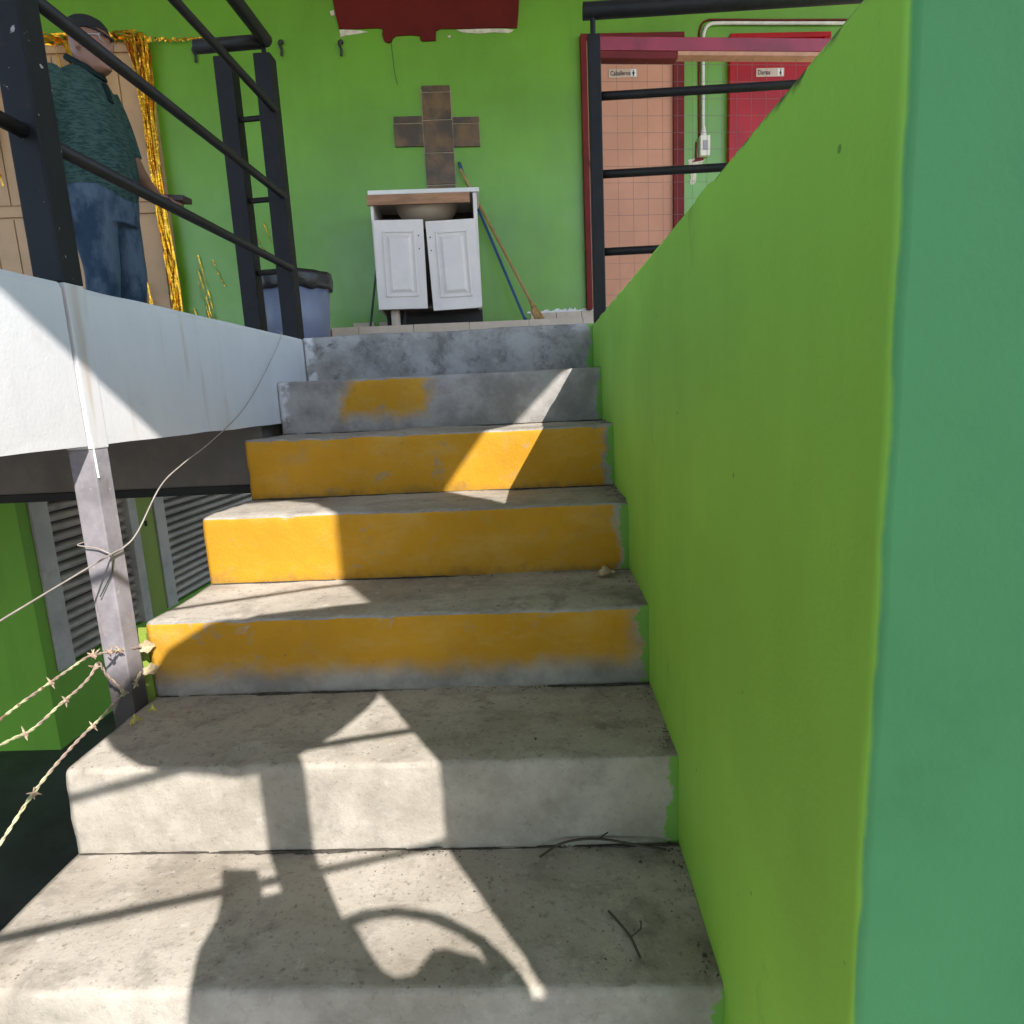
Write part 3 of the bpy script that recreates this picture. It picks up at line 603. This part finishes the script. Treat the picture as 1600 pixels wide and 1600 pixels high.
for i in range(len(p)-1):
    for q in range(3):
        s = Vector((rnd.uniform(-.02, .02), rnd.uniform(-.01, .01), rnd.uniform(-.02, .02))); bm.faces.new([bm.verts.new(v) for v in (p[i], p[i+1], p[i+1]+s, p[i]+s*.6)])
obj('garland', bm, M['gold'], fr)

# ------------------------------------------------------------------ railings
lr = thing('left_railing', 'black steel railing along the walkway edge left of the stairs', 'railing', (-1.05, 2.87, .283)); lr.name = 'steel_railing'; BASE[lr.name] = Vector((-1.05, 2.87, .283))
for x0, x1, y0 in ((-1.092, -1.022, 2.845), (-1.258, -1.184, 2.845)):
    bm = B(); box(bm, x0, x1, y0, y0+.07, .284, 1.412, .004); p = obj('post', bm, M['black'], lr)
    bm = B(); tube(bm, [((x0+x1)/2, y0+.035, 1.41), ((x0+x1)/2, y0+.035, 1.455)], .010, 8); obj('stub', bm, M['black'], p)
for z in (1.185, .868, .575):
    bm = B(); tube(bm, [(-1.19, 2.88, z-.003), (-1.08, 2.88, z)], .0115, 8); obj('rung', bm, M['rail'], lr)
for z in (1.205, .872, .581):
    bm = B(); tube(bm, [(-1.030, 1.452, z), (-1.030, 2.86, z)], .0155, 12); obj('rail', bm, M['rail'], lr, smooth=True)
    bm = B(); tube(bm, [(-1.030, -2.0, z), (-1.030, 1.405, z)], .0155, 12); obj('rail', bm, M['rail'], lr, smooth=True)
bm = B(); tube(bm, [(-1.042, -2.0, 1.468), (-1.042, 2.875, 1.468)], .027, 14); obj('handrail', bm, M['rail'], lr, smooth=True)
bm = B(); tube(bm, [(-1.34, 2.88, 1.466), (-1.06, 2.88, 1.468)], .026, 14); obj('handrail', bm, M['rail'], lr, smooth=True)
co = thing('steel_column', 'square steel column, grey below and black above, passing the white slab edge', 'column', (XL-.028, 1.43, FLOOR))
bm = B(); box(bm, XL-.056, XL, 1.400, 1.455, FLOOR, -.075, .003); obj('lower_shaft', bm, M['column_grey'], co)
bm = B(); box(bm, XL-.058, XL+.002, 1.398, 1.457, -.075, .283, .003); obj('painted_shaft', bm, M['white'], co)
bm = B(); box(bm, XL-.063, XL+.002, 1.394, 1.459, .283, 1.45, .004); obj('upper_shaft', bm, M['column_black'], co)
for k, (z0, z1, y) in enumerate(((-.075, -.14, 1.404),)):
    bm = B(); tube(bm, [(XL+.001, y, z0+.03), (XL+.002, y, (z0+z1)/2), (XL+.001, y+.002, z1)], [.0012, .0026, .0028], 6); obj('paint_drip', bm, M['white_paint'], co)
rr_ = thing('steel_railing', 'black steel railing at the stair head before the restroom doors', 'railing', (.29, 2.91, .283))
bm = B(); box(bm, .265, .315, 2.885, 2.935, .284, 1.412, .004); p = obj('post', bm, M['black'], rr_)
bm = B(); tube(bm, [(.288, 2.91, 1.41), (.288, 2.91, 1.49)], .0105, 8); obj('stub', bm, M['black'], p)
for z in (1.19, .892, .583):
    bm = B(); tube(bm, [(.30, 2.91, z), (3.2, 2.96, z)], .0165, 12); obj('rail', bm, M['rail'], rr_, smooth=True)
bm = B(); tube(bm, [(.25, 2.91, 1.505), (3.2, 2.97, 1.505)], .031, 14); obj('handrail', bm, M['rail'], rr_, smooth=True)
bm = B(); box(bm, 3.17, 3.23, 2.93, 2.98, .284, 1.47, .004); obj('post', bm, M['black'], rr_)
# wire mesh panel with magenta top beam
MF = Matrix.Translation((.36, 3.40, LT)) @ Matrix.Rotation(math.atan2(.155, 1.03), 4, 'Z')
mp = thing('mesh_panel', 'wire mesh panel under a magenta painted beam in front of the restroom doors', 'fence', (0, 0, 0), MF)
bm = B(); box(bm, 0, 2.2, -.03, .03, 1.292, 1.352, .004); tr = obj('top_beam', bm, M['pinkrail'], mp)
bm = B(); box(bm, .38, 2.2, -.033, .028, 1.272, 1.290, .002); obj('peach_strip', bm, M['peach'], tr)
bm = B(); box(bm, 0, .38, -.031, .028, 1.258, 1.290, .003); obj('chipped_strip', bm, M['frame_red'], tr)
bm = B(); s = .0755
for k in range(29): tube(bm, [(.012+k*s, 0, .02), (.012+k*s, 0, 1.29)], .0009, 4)
for k in range(17): tube(bm, [(0, .003, .04+k*s), (2.2, .003, .04+k*s)], .0009, 4)
tag(obj('wire_mesh', bm, M['wire'], mp), kind='stuff')
bm = B(); box(bm, 2.2, 2.25, -.025, .025, 0, 1.35); obj('post', bm, M['black'], mp)

# ------------------------------------------------------------------ below the walkway: shutters, green wall
XS = -2.24
bm = B(); box(bm, -6, XS, 2.61, 2.67, FLOOR, -.31); tag(obj('lower_front_wall', bm, M['green_low']), 'green wall beneath the walkway left of the roller shutters', 'wall')
bm = B(); box(bm, XS-.12, XS-.003, 2.672, 8.5, FLOOR, -1.15); tag(obj('low_sill_wall', bm, M['green_low']), 'low green wall under the roller shutters beneath the walkway', 'wall')
bm = B(); box(bm, XS-.20, XS-.15, 2.67, 8.5, -1.15, -.03); tag(obj('lower_back_wall', bm, M['darkvoid']), 'dark wall behind the roller shutters under the walkway', 'wall')
def shutter(y0, y1, label):
    t = thing('roller_shutter', label, 'shutter', (XS-.03, (y0+y1)/2, -1.15), None, 'roller shutters under the walkway')
    for a, b2 in ((y0, y0+.10), (y1-.07, y1)):
        bm = B(); box(bm, XS-.06, XS+.012, a, b2, -1.15, -.10, .004); obj('side_frame', bm, M['shutframe'], t)
    n = 22; h = (1.15-.10)/n; me = None
    for k in range(n):
        z = -1.15+k*h
        if me is None:
            bm = B(); prof = []
            for j in range(7):
                a = math.pi*j/6; prof.append((.026*math.sin(a)-.035, .003+(h-.010)*(1-math.cos(a))/2))
            prof += [(-.045, h-.006), (-.045, .002)]
            loft(bm, [[(px, yy, pz) for px, pz in prof] for yy in (y0+.098, y1-.068)]); 
            bmesh.ops.translate(bm, verts=bm.verts, vec=(XS, 0, z)); o = obj('slat', bm, M['shutter'], t); me = o.data
        else:
            c2 = new_obj('slat', me); c2.parent = t; c2.location = (random.uniform(-.002, .002), 0, k*h+random.uniform(-.0015, .0015)); c2.rotation_euler = (random.uniform(-.002, .002), random.uniform(-.02, .02)*.1, 0)
    bm = B(); box(bm, XS-.052, XS-.047, y0+.1, y1-.07, -1.15, -.1); obj('backing', bm, M['darkvoid'], t)
shutter(2.676, 3.40, 'grey roller shutter beside the green wall corner, behind the steel column')
shutter(3.56, 5.6, 'wide grey roller shutter nearest the stairs under the walkway')
bm = B(); box(bm, XS-.08, XS+.004, 3.405, 3.555, -1.15, -.03, .003); jb = tag(obj('green_pier', bm, M['jamb']), 'narrow olive green pier between the two roller shutters', 'pier')
BASE[jb.name] = Vector((0, 0, 0))
bm = B(); box(bm, XS+.004, XS+.012, 3.46, 3.475, -.63, -.60); obj('latch_hole', bm, M['darkvoid'], jb)
bm = B(); box(bm, XS-.10, XS-.001, 2.64, 2.674, -1.15, -.2); tag(obj('corner_trim', bm, M['olive']), 'dark olive corner edge between green wall and first shutter', 'trim')
bm = B(); box(bm, XL-.05, XL-.004, SY[4]+.004, SY[4]+.05, SZ[5]-.02, SZ[4]-.03); tag(obj('painted_upstand', bm, M['jamb']), 'thin green painted strip beside the column foot at the step edge', 'trim')

# ------------------------------------------------------------------ cables and barbed wire
bm = B(); tube(bm, spline([(XL-.02, 2.60, .30), (-.991, 2.56, .268), (-.989, 2.371, .129), (-.989, 2.152, -.005), (-.989, 1.911, -.095), (-.989, 1.738, -.145), (-.989, 1.619, -.191), (-.989, 1.5, -.285), (-.991, 1.443, -.311), (-.991, 1.396, -.316), (-.989, 1.238, -.336), (-.989, 1.072, -.359), (-.98, .6, -.42)], 8), [.0009+.0011*min(1, i/60) for i in range(97)], 8)
cbl = obj('grey_cable', bm, M['cable'], smooth=True); tag(cbl, 'thin grey cable sagging across the white slab and tied round the column', 'cable'); BASE[cbl.name] = Vector((0, 0, 0))
bm = B(); tube(bm, spline([(-.99, 1.47, -.303), (-.992, 1.44, -.313), (-.994, 1.415, -.318), (-.994, 1.396, -.315), (-1.02, 1.392, -.300), (-1.065, 1.394, -.292), (-1.068, 1.42, -.29)], 6), .0015, 8); obj('tie_loop', bm, M['cable'], cbl, smooth=True)
bm = B(); tube(bm, [(-.99, 1.40, -.315), (-.995, 1.394, -.36), (-1.03, 1.39, -.415)], .0014, 6); obj('loose_end', bm, M['darkrod'], cbl)
def barbed(pts, barbs, label, r=.0022):
    P = spline(pts, 22); t = thing('barbed_wire', label, 'wire', P[len(P)//2], None, 'barbed wire strands tied to the column foot'); BASE[t.name] = P[len(P)//2].copy()
    for ph in (0, math.pi):
        Q = []; s = 0
        for i, p in enumerate(P):
            d = (P[min(i+1, len(P)-1)]-P[max(i-1, 0)]).normalized(); a = d.orthogonal().normalized(); b2 = d.cross(a)
            if i: s += (p-P[i-1]).length
            an = s*150+ph; Q.append(p+(a*math.cos(an)+b2*math.sin(an))*r*.9)
        bm = B(); tube(bm, Q, r, 6); obj('strand', bm, M['barb'], t, smooth=True)
    for f in barbs:
        i = min(len(P)-2, int(f*(len(P)-1))); c_ = P[i]; d = (P[i+1]-P[i]).normalized(); a = d.orthogonal().normalized(); b2 = d.cross(a)
        bm = B()
        tube(bm, [c_-d*.006+a*.003, c_+b2*.0045, c_+d*.006-a*.003], .004, 6)
        for k in range(4):
            an = k*1.7+f*9; v = (a*math.cos(an)+b2*math.sin(an)+d*random.uniform(-.5, .5)).normalized()*random.uniform(.011, .017); tube(bm, [c_, c_+v*.6, c_+v], [.0022, .0018, .0006], 5)
        obj('barb', bm, M['barb2'], t)
    return t
XW = -1.02
barbed([(XW+.0, .70, -.60), (XW, 1.064, -.548), (XW, 1.159, -.538), (XW, 1.251, -.531), (XW, 1.31, -.528), (XW+.005, 1.332, -.532), (XW+.015, 1.39, -.548), (-.996, 1.46, -.568)], (.34, .62, .67, .80, .86), 'topmost barbed wire strand running to the column', .0018)
barbed([(XW, .70, -.56), (XW, 1.053, -.594), (XW, 1.127, -.604), (XW, 1.208, -.591), (XW, 1.267, -.583), (XW, 1.305, -.572), (XW, 1.335, -.555), (XW, 1.352, -.59), (XW+.01, 1.372, -.63), (XW+.01, 1.385, -.66)], (.18, .36, .62), 'middle barbed wire strand with a bent broken end', .0019)
barbed([(XW-.02, .70, -.95), (XW, 1.012, -.769), (XW, 1.116, -.721), (XW, 1.221, -.693), (XW, 1.318, -.678), (XW, 1.39, -.664), (XW+.02, 1.41, -.65), (XW+.03, 1.43, -.62)], (.27, .52, .76, .9), 'lowest barbed wire strand sagging towards the viewer', .0021)
# ------------------------------------------------------------------ leaves, twigs, dirt
def leaf(name, c_, L, wd, rz, tilt, m_, label, group):
    bm = B(); n = 6; up = []; lo = []
    for k in range(n+1):
        u = k/n; h = wd*math.sin(math.pi*min(.999, max(.001, u))**.9)*.5*(1+.25*math.sin(k*2.3)); zc = .012*math.sin(u*3)+.004*math.cos(k*2)
        up.append(bm.verts.new((L*(u-.5), h, zc+.006))); lo.append(bm.verts.new((L*(u-.5), -h, zc+.004)))
    mid = [bm.verts.new((L*(k/n-.5), 0, .012*math.sin(k/n*3))) for k in range(n+1)]
    for k in range(n): bm.faces.new((mid[k], mid[k+1], up[k+1], up[k])); bm.faces.new((lo[k], lo[k+1], mid[k+1], mid[k]))
    bmesh.ops.transform(bm, matrix=Matrix.Rotation(rz, 4, 'Z') @ Matrix.Rotation(tilt, 4, 'X'), verts=bm.verts); bmesh.ops.solidify(bm, geom=bm.faces, thickness=.0008)
    o = obj(name, bm, m_, None, Matrix.Translation(c_)); tag(o, label, 'leaf', group); return o
leaf('dry_leaf', (.175, 1.74, SZ[4]+.006), .052, .04, .3, .2, M['leafdry'], 'curled dry leaf on the yellow step near the green wall', 'fallen leaves')
leaf('dry_leaf', (-.955, 1.335, SZ[5]+.005), .026, .02, .9, .2, M['leafgreen'], 'small yellow leaf at the left edge of the grey step by the column', 'fallen leaves')
leaf('dry_leaf', (-.945, 1.385, SZ[5]+.006), .018, .015, .2, .3, M['leafgreen'], 'tiny yellow leaf just behind the other on the step edge', 'fallen leaves')
leaf('dry_leaf', (-.992, 1.468, -.572), .04, .03, .6, 1.2, M['leafdry'], 'ochre dry leaf caught on the wire end at the column', 'fallen leaves')
leaf('dry_leaf', (-.994, 1.47, -.635), .045, .026, .9, 1.1, M['leafdry'], 'ochre dry leaf lower on the column foot', 'fallen leaves')
def twig(c_, pts, r, label):
    t = B(); tube(t, spline([Vector(c_)+Vector(p) for p in pts], 5), r, 5)
    k = Vector(c_)+Vector(pts[len(pts)//2]); tube(t, [k, k+Vector((.018, .008, .008)), k+Vector((.022, .03, .003))], r*.6, 5)
    tag(obj('twig', t, M['twig'], smooth=True), label, 'twig', 'twigs on the steps')
twig((.09, .93, SZ[6]+.006), [(0, .05, 0), (.015, .02, .004), (.03, -.01, .004), (.04, -.045, .0)], .0022, 'dark bent twig on the lowest tread near the green wall')
twig((.02, 1.12, SZ[6]+.006), [(-.05, -.005, 0), (.0, .02, .012), (.07, .026, .014), (.15, .012, .008), (.20, .01, 0)], .0025, 'long dark twig lying against the grey riser by the wall')
bm = B(); rnd = random.Random(11)
def crumb(p, s):
    v = [bm.verts.new(Vector(p)+Vector((rnd.uniform(-1, 1), rnd.uniform(-1, 1), rnd.uniform(-.3, .8)))*s) for _ in range(4)]
    for f in ((0, 1, 2), (0, 1, 3), (0, 2, 3), (1, 2, 3)): bm.faces.new([v[i] for i in f])
for i in range(1, 7):
    z = SZ[i]; y1 = SY[i-1]; y0 = SY[i]; prev = None
    for k in range(181):       # packed dirt line in the corner of tread and riser
        x = XL+.01+(XR-XL-.012)*k/180
        a = max(0, noise.noise(Vector((x*3.1, i*3.7, 0)))+.12+.5*max(0, x+.1)+.5*noise.noise(Vector((x*19, i, 4))))
        dp = min(.012, .013*a)*(.5+.9*abs(noise.noise(Vector((x*60, i, 2))))); hh = min(.005, .006*a)*(.4+.9*abs(noise.noise(Vector((x*45, i, 9)))))
        cur = [bm.verts.new(v) for v in ((x, y1-.006-dp, z-.004+(.003 if a > 0 else 0)), (x, y1-.008-dp*.45, z+.003*(a > 0)+hh*.5), (x, y1+.004, z-.002+hh))]
        if prev: bm.faces.new((prev[0], cur[0], cur[1], prev[1])); bm.faces.new((prev[1], cur[1], cur[2], prev[2]))
        prev = cur
    for k in range(260):
        x = XR-.004-abs(rnd.gauss(0, .35)) if rnd.random() < .7 else rnd.uniform(XL, XR)
        if x < XL+.02 or noise.noise(Vector((x*7, i*3.1, 0))) < -.05: continue
        crumb((x, y1-.006-abs(rnd.gauss(0, .012)), z+.002), rnd.uniform(.0008, .0035))
    for k in range(170):
        yy = rnd.uniform(y0+.02, y1)
        if noise.noise(Vector((yy*9, i*2.1, 5))) < -.1: continue
        crumb((XR-.003-abs(rnd.gauss(0, .018)), yy, z+.002), rnd.uniform(.001, .0055)*rnd.random()**.5)
    for k in range(60): crumb((XR-abs(rnd.gauss(0, .3)), rnd.uniform(y0+.03, y1), z+.002), .0008+.004*rnd.random()**4)
    for k in range(40): crumb((rnd.uniform(XL+.05, XR), rnd.uniform(y0+.03, y1), z+.002), .0007+.002*rnd.random()**3)
tag(obj('dirt_crumbs', bm, M['dirt']), 'dark dirt and crumbs gathered in the corners of the steps', 'dirt', kind='stuff')

# ------------------------------------------------------------------ person
pe = thing('person', 'person in black cap, teal heather polo shirt and blue jeans standing on the walkway', 'person', (-2.255, 3.55, LT), None, None, R(-6)); P_ = pe
def limb(bm, pts, rad, n=14): tube(bm, spline(pts, 5), [rad[0]+(rad[-1]-rad[0])*0 if False else None for _ in []] or interp(rad, (len(pts)-1)*5+1), n)
def interp(r, n):
    o = []
    for i in range(n):
        u = i/(n-1)*(len(r)-1); k = min(int(u), len(r)-2); o.append(r[k]+(r[k+1]-r[k])*(u-k))
    return o
LA = [(.0, .15, 1.37), (.03, .225, 1.12), (.085, .235, .985), (.20, .19, .87)]
RA = [(-.01, -.15, 1.37), (-.11, -.20, 1.10), (-.13, -.205, .95), (-.09, -.205, .78)]
bm = B()
loft(bm, [ell(*a) for a in ((-.01, 0, .80, .12, .14), (.01, 0, .95, .15, .145), (.01, 0, 1.15, .125, .145), (.006, 0, 1.32, .09, .14), (.006, 0, 1.40, .07, .11), (.012, 0, 1.44, .06, .066), (.03, 0, 1.50, .057, .057), (.05, 0, 1.54, .06, .06))])
hv0 = len(bm.verts); HX = .045
loft(bm, [ell(*a) for a in ((.052, 0, 1.425, .03, .028), (.045, 0, 1.44, .06, .048), (.032, 0, 1.475, .085, .062), (.025, 0, 1.52, .098, .072), (.022, 0, 1.57, .104, .078), (.018, 0, 1.62, .098, .074), (.012, 0, 1.655, .075, .058), (.008, 0, 1.672, .04, .03))])
ball(bm, (.128, 0, 1.535), (.022, .016, .028), 2); ball(bm, (.118, 0, 1.572), (.014, .013, .03), 2); ball(bm, (.108, 0, 1.487), (.018, .026, .011), 2); ball(bm, (.10, 0, 1.447), (.022, .026, .018), 2)
ball(bm, (.108, .03, 1.60), (.014, .026, .010), 2); ball(bm, (.108, -.03, 1.60), (.014, .026, .010), 2)
for s in (-1, 1): ball(bm, (.01, s*.080, 1.545), (.022, .010, .034), 2)
bmesh.ops.translate(bm, verts=list(bm.verts)[hv0:], vec=(HX, 0, 0))
for A, s in ((LA, 1), (RA, -1)):
    limb(bm, A, (.055, .050, .043, .030))
    h = Vector(A[-1]); d = (h-Vector(A[-2])).normalized()
    if s == 1: d = Vector((.95, -.2, -.12)).normalized()
    sd = Vector((0, 0, 1)).cross(d).normalized(); upv = d.cross(sd)
    loft_c = [h, h+d*.04, h+d*.085]
    for q in (-.024, -.008, .008, .024): tube(bm, [h-d*.01+sd*q*.6, h+d*.045+sd*q, h+d*.085+sd*q], [.016, .015, .012], 8)
    for q, L_ in ((-.027, .055), (-.009, .068), (.009, .072), (.027, .062)):
        k0 = h+d*.085+sd*q; tube(bm, [k0-d*.01, k0+d*L_*.45-upv*.012*s*0, k0+d*L_*.8-Vector((0, 0, .02)), k0+d*L_*.75-Vector((0, 0, .038))], [.0105, .0095, .009, .008], 8)
    th = h+d*.03-sd*.03*s; tube(bm, [th, th+d*.035-sd*.02*s+Vector((0, 0, .006)), th+d*.065-sd*.012*s+Vector((0, 0, .008))], [.014, .012, .009], 8)
for s in (-1, 1): limb(bm, [(0, s*.09, .82), (.01, s*.095, .48), (-.01, s*.095, .10)], (.075, .055, .042)); ball(bm, (.05, s*.095, .05), (.11, .04, .045), 2)
remeshed('body', bm, .007, M['skin'], pe, 2)
bm = B()
tors = ((-.01, 0, .795, .158, .165), (-.004, 0, .80, .160, .168), (.008, 0, .88, .176, .172), (.016, 0, .97, .182, .174), (.016, 0, 1.06, .174, .172), (.012, 0, 1.17, .152, .170), (.008, 0, 1.27, .132, .172), (.004, 0, 1.35, .113, .168), (.004, 0, 1.41, .088, .135), (.008, 0, 1.445, .072, .088), (.012, 0, 1.455, .066, .072))
loft(bm, [ell(*a, 28) for a in tors])
limb(bm, [(.0, .12, 1.375), (.01, .19, 1.26), (.03, .225, 1.10)], (.08, .07, .064)); limb(bm, [(-.01, -.12, 1.375), (-.07, -.18, 1.25), (-.11, -.20, 1.08)], (.08, .072, .066))
remeshed('shirt', bm, .009, M['shirt'], pe, 3)
bm = B()
def cring(dz, k, fr_): return [(.016+(.070+k)*math.cos(a)+.012*max(0, math.cos(a)), (.076+k)*math.sin(a), 1.462+dz-.05*math.cos(a)*fr_) for a in [2*math.pi*j/28 for j in range(28)]]
vr = [[bm.verts.new(p) for p in r] for r in (cring(-.012, .014, 1.0), cring(.0, .014, 1.0), cring(.02, .004, .9), cring(.022, -.002, .9), cring(.0, .0, 1.0))]
for i in range(len(vr)-1):
    for k in range(28): bm.faces.new((vr[i][k], vr[i][(k+1) % 28], vr[i+1][(k+1) % 28], vr[i+1][k]))
shirt = [o for o in pe.children if o.name.startswith('shirt')][0]
obj('collar', bm, M['collar'], shirt, smooth=True)
bm = B(); box(bm, .118, .131, -.014, .014, 1.29, 1.385, .003); bmesh.ops.rotate(bm, verts=bm.verts, cent=(.14, 0, 1.34), matrix=Matrix.Rotation(R(-14), 3, 'Y')); obj('placket', bm, M['collar'], shirt)
bm = B()
loft(bm, [ell(*a, 24) for a in ((0, 0, .70, .15, .17), (0, 0, .78, .158, .185), (.004, 0, .85, .16, .188), (.006, 0, .87, .155, .18))])
for s in (-1, 1): limb(bm, [(.0, s*.085, .78), (.012, s*.095, .60), (.02, s*.1, .45), (-.005, s*.1, .25), (-.01, s*.1, .06)], (.115, .098, .083, .075, .074), 18)
remeshed('jeans', bm, .01, M['jeans'], pe, 3)
bm = B(); loft(bm, [ell(*a, 24) for a in ((.016, 0, 1.615, .106, .082), (.012, 0, 1.64, .103, .082), (.006, 0, 1.665, .09, .072), (.004, 0, 1.684, .06, .048), (.003, 0, 1.692, .02, .016))])
vis = []
for z in (1.612, 1.622): vis.append(z)
pts = [(.02, -.084), (.08, -.075), (.118, -.055), (.136, -.028), (.142, 0), (.136, .028), (.118, .055), (.08, .075), (.02, .084)]
lo = [bm.verts.new((x, y, 1.612-.7*max(0, x-.09)-.6*y*y)) for x, y in pts]; hi = [bm.verts.new((x, y, 1.621-.7*max(0, x-.09)-.6*y*y)) for x, y in pts]
bm.faces.new(lo); bm.faces.new(hi[::-1])
for i in range(len(pts)): bm.faces.new((lo[i], hi[i], hi[(i+1) % len(pts)], lo[(i+1) % len(pts)]))
bmesh.ops.translate(bm, verts=bm.verts, vec=(HX, 0, 0)); obj('cap', bm, M['cap'], pe, smooth=False)
bm = B()
for s in (-1, 1): tube(bm, [(.118+.006*math.cos(a)*0, s*.034+.021*math.cos(a), 1.572+.017*math.sin(a)) for a in [2*math.pi*k/14 for k in range(15)]], .0022, 5)
for s in (-1, 1): tube(bm, [(.116, s*.054, 1.576), (.06, s*.078, 1.574), (.012, s*.083, 1.566)], .002, 5)
bmesh.ops.translate(bm, verts=bm.verts, vec=(HX, 0, 0)); obj('glasses', bm, M['glass'], pe)
for s in (-1, 1):
    bm = B(); loft(bm, [ell(.045, s*.1, z, rx, ry, 16) for z, rx, ry in ((.0, .135, .048), (.03, .135, .048), (.06, .10, .044), (.09, .055, .042))]); obj('shoe', bm, M['shoe'], pe, smooth=True)
bm = B(); box(bm, .26, .375, .135, .22, .843, .873, .004); bmesh.ops.rotate(bm, verts=bm.verts, cent=(.31, .17, .855), matrix=Matrix.Rotation(R(6), 3, 'Y')); bk = obj('tmp_nb', bm, M['phone']); bk.name = 'notebook'; bk.matrix_world = pe.matrix_world.copy()
tag(bk, 'dark notebook held in the hand of the person in the cap', 'notebook')
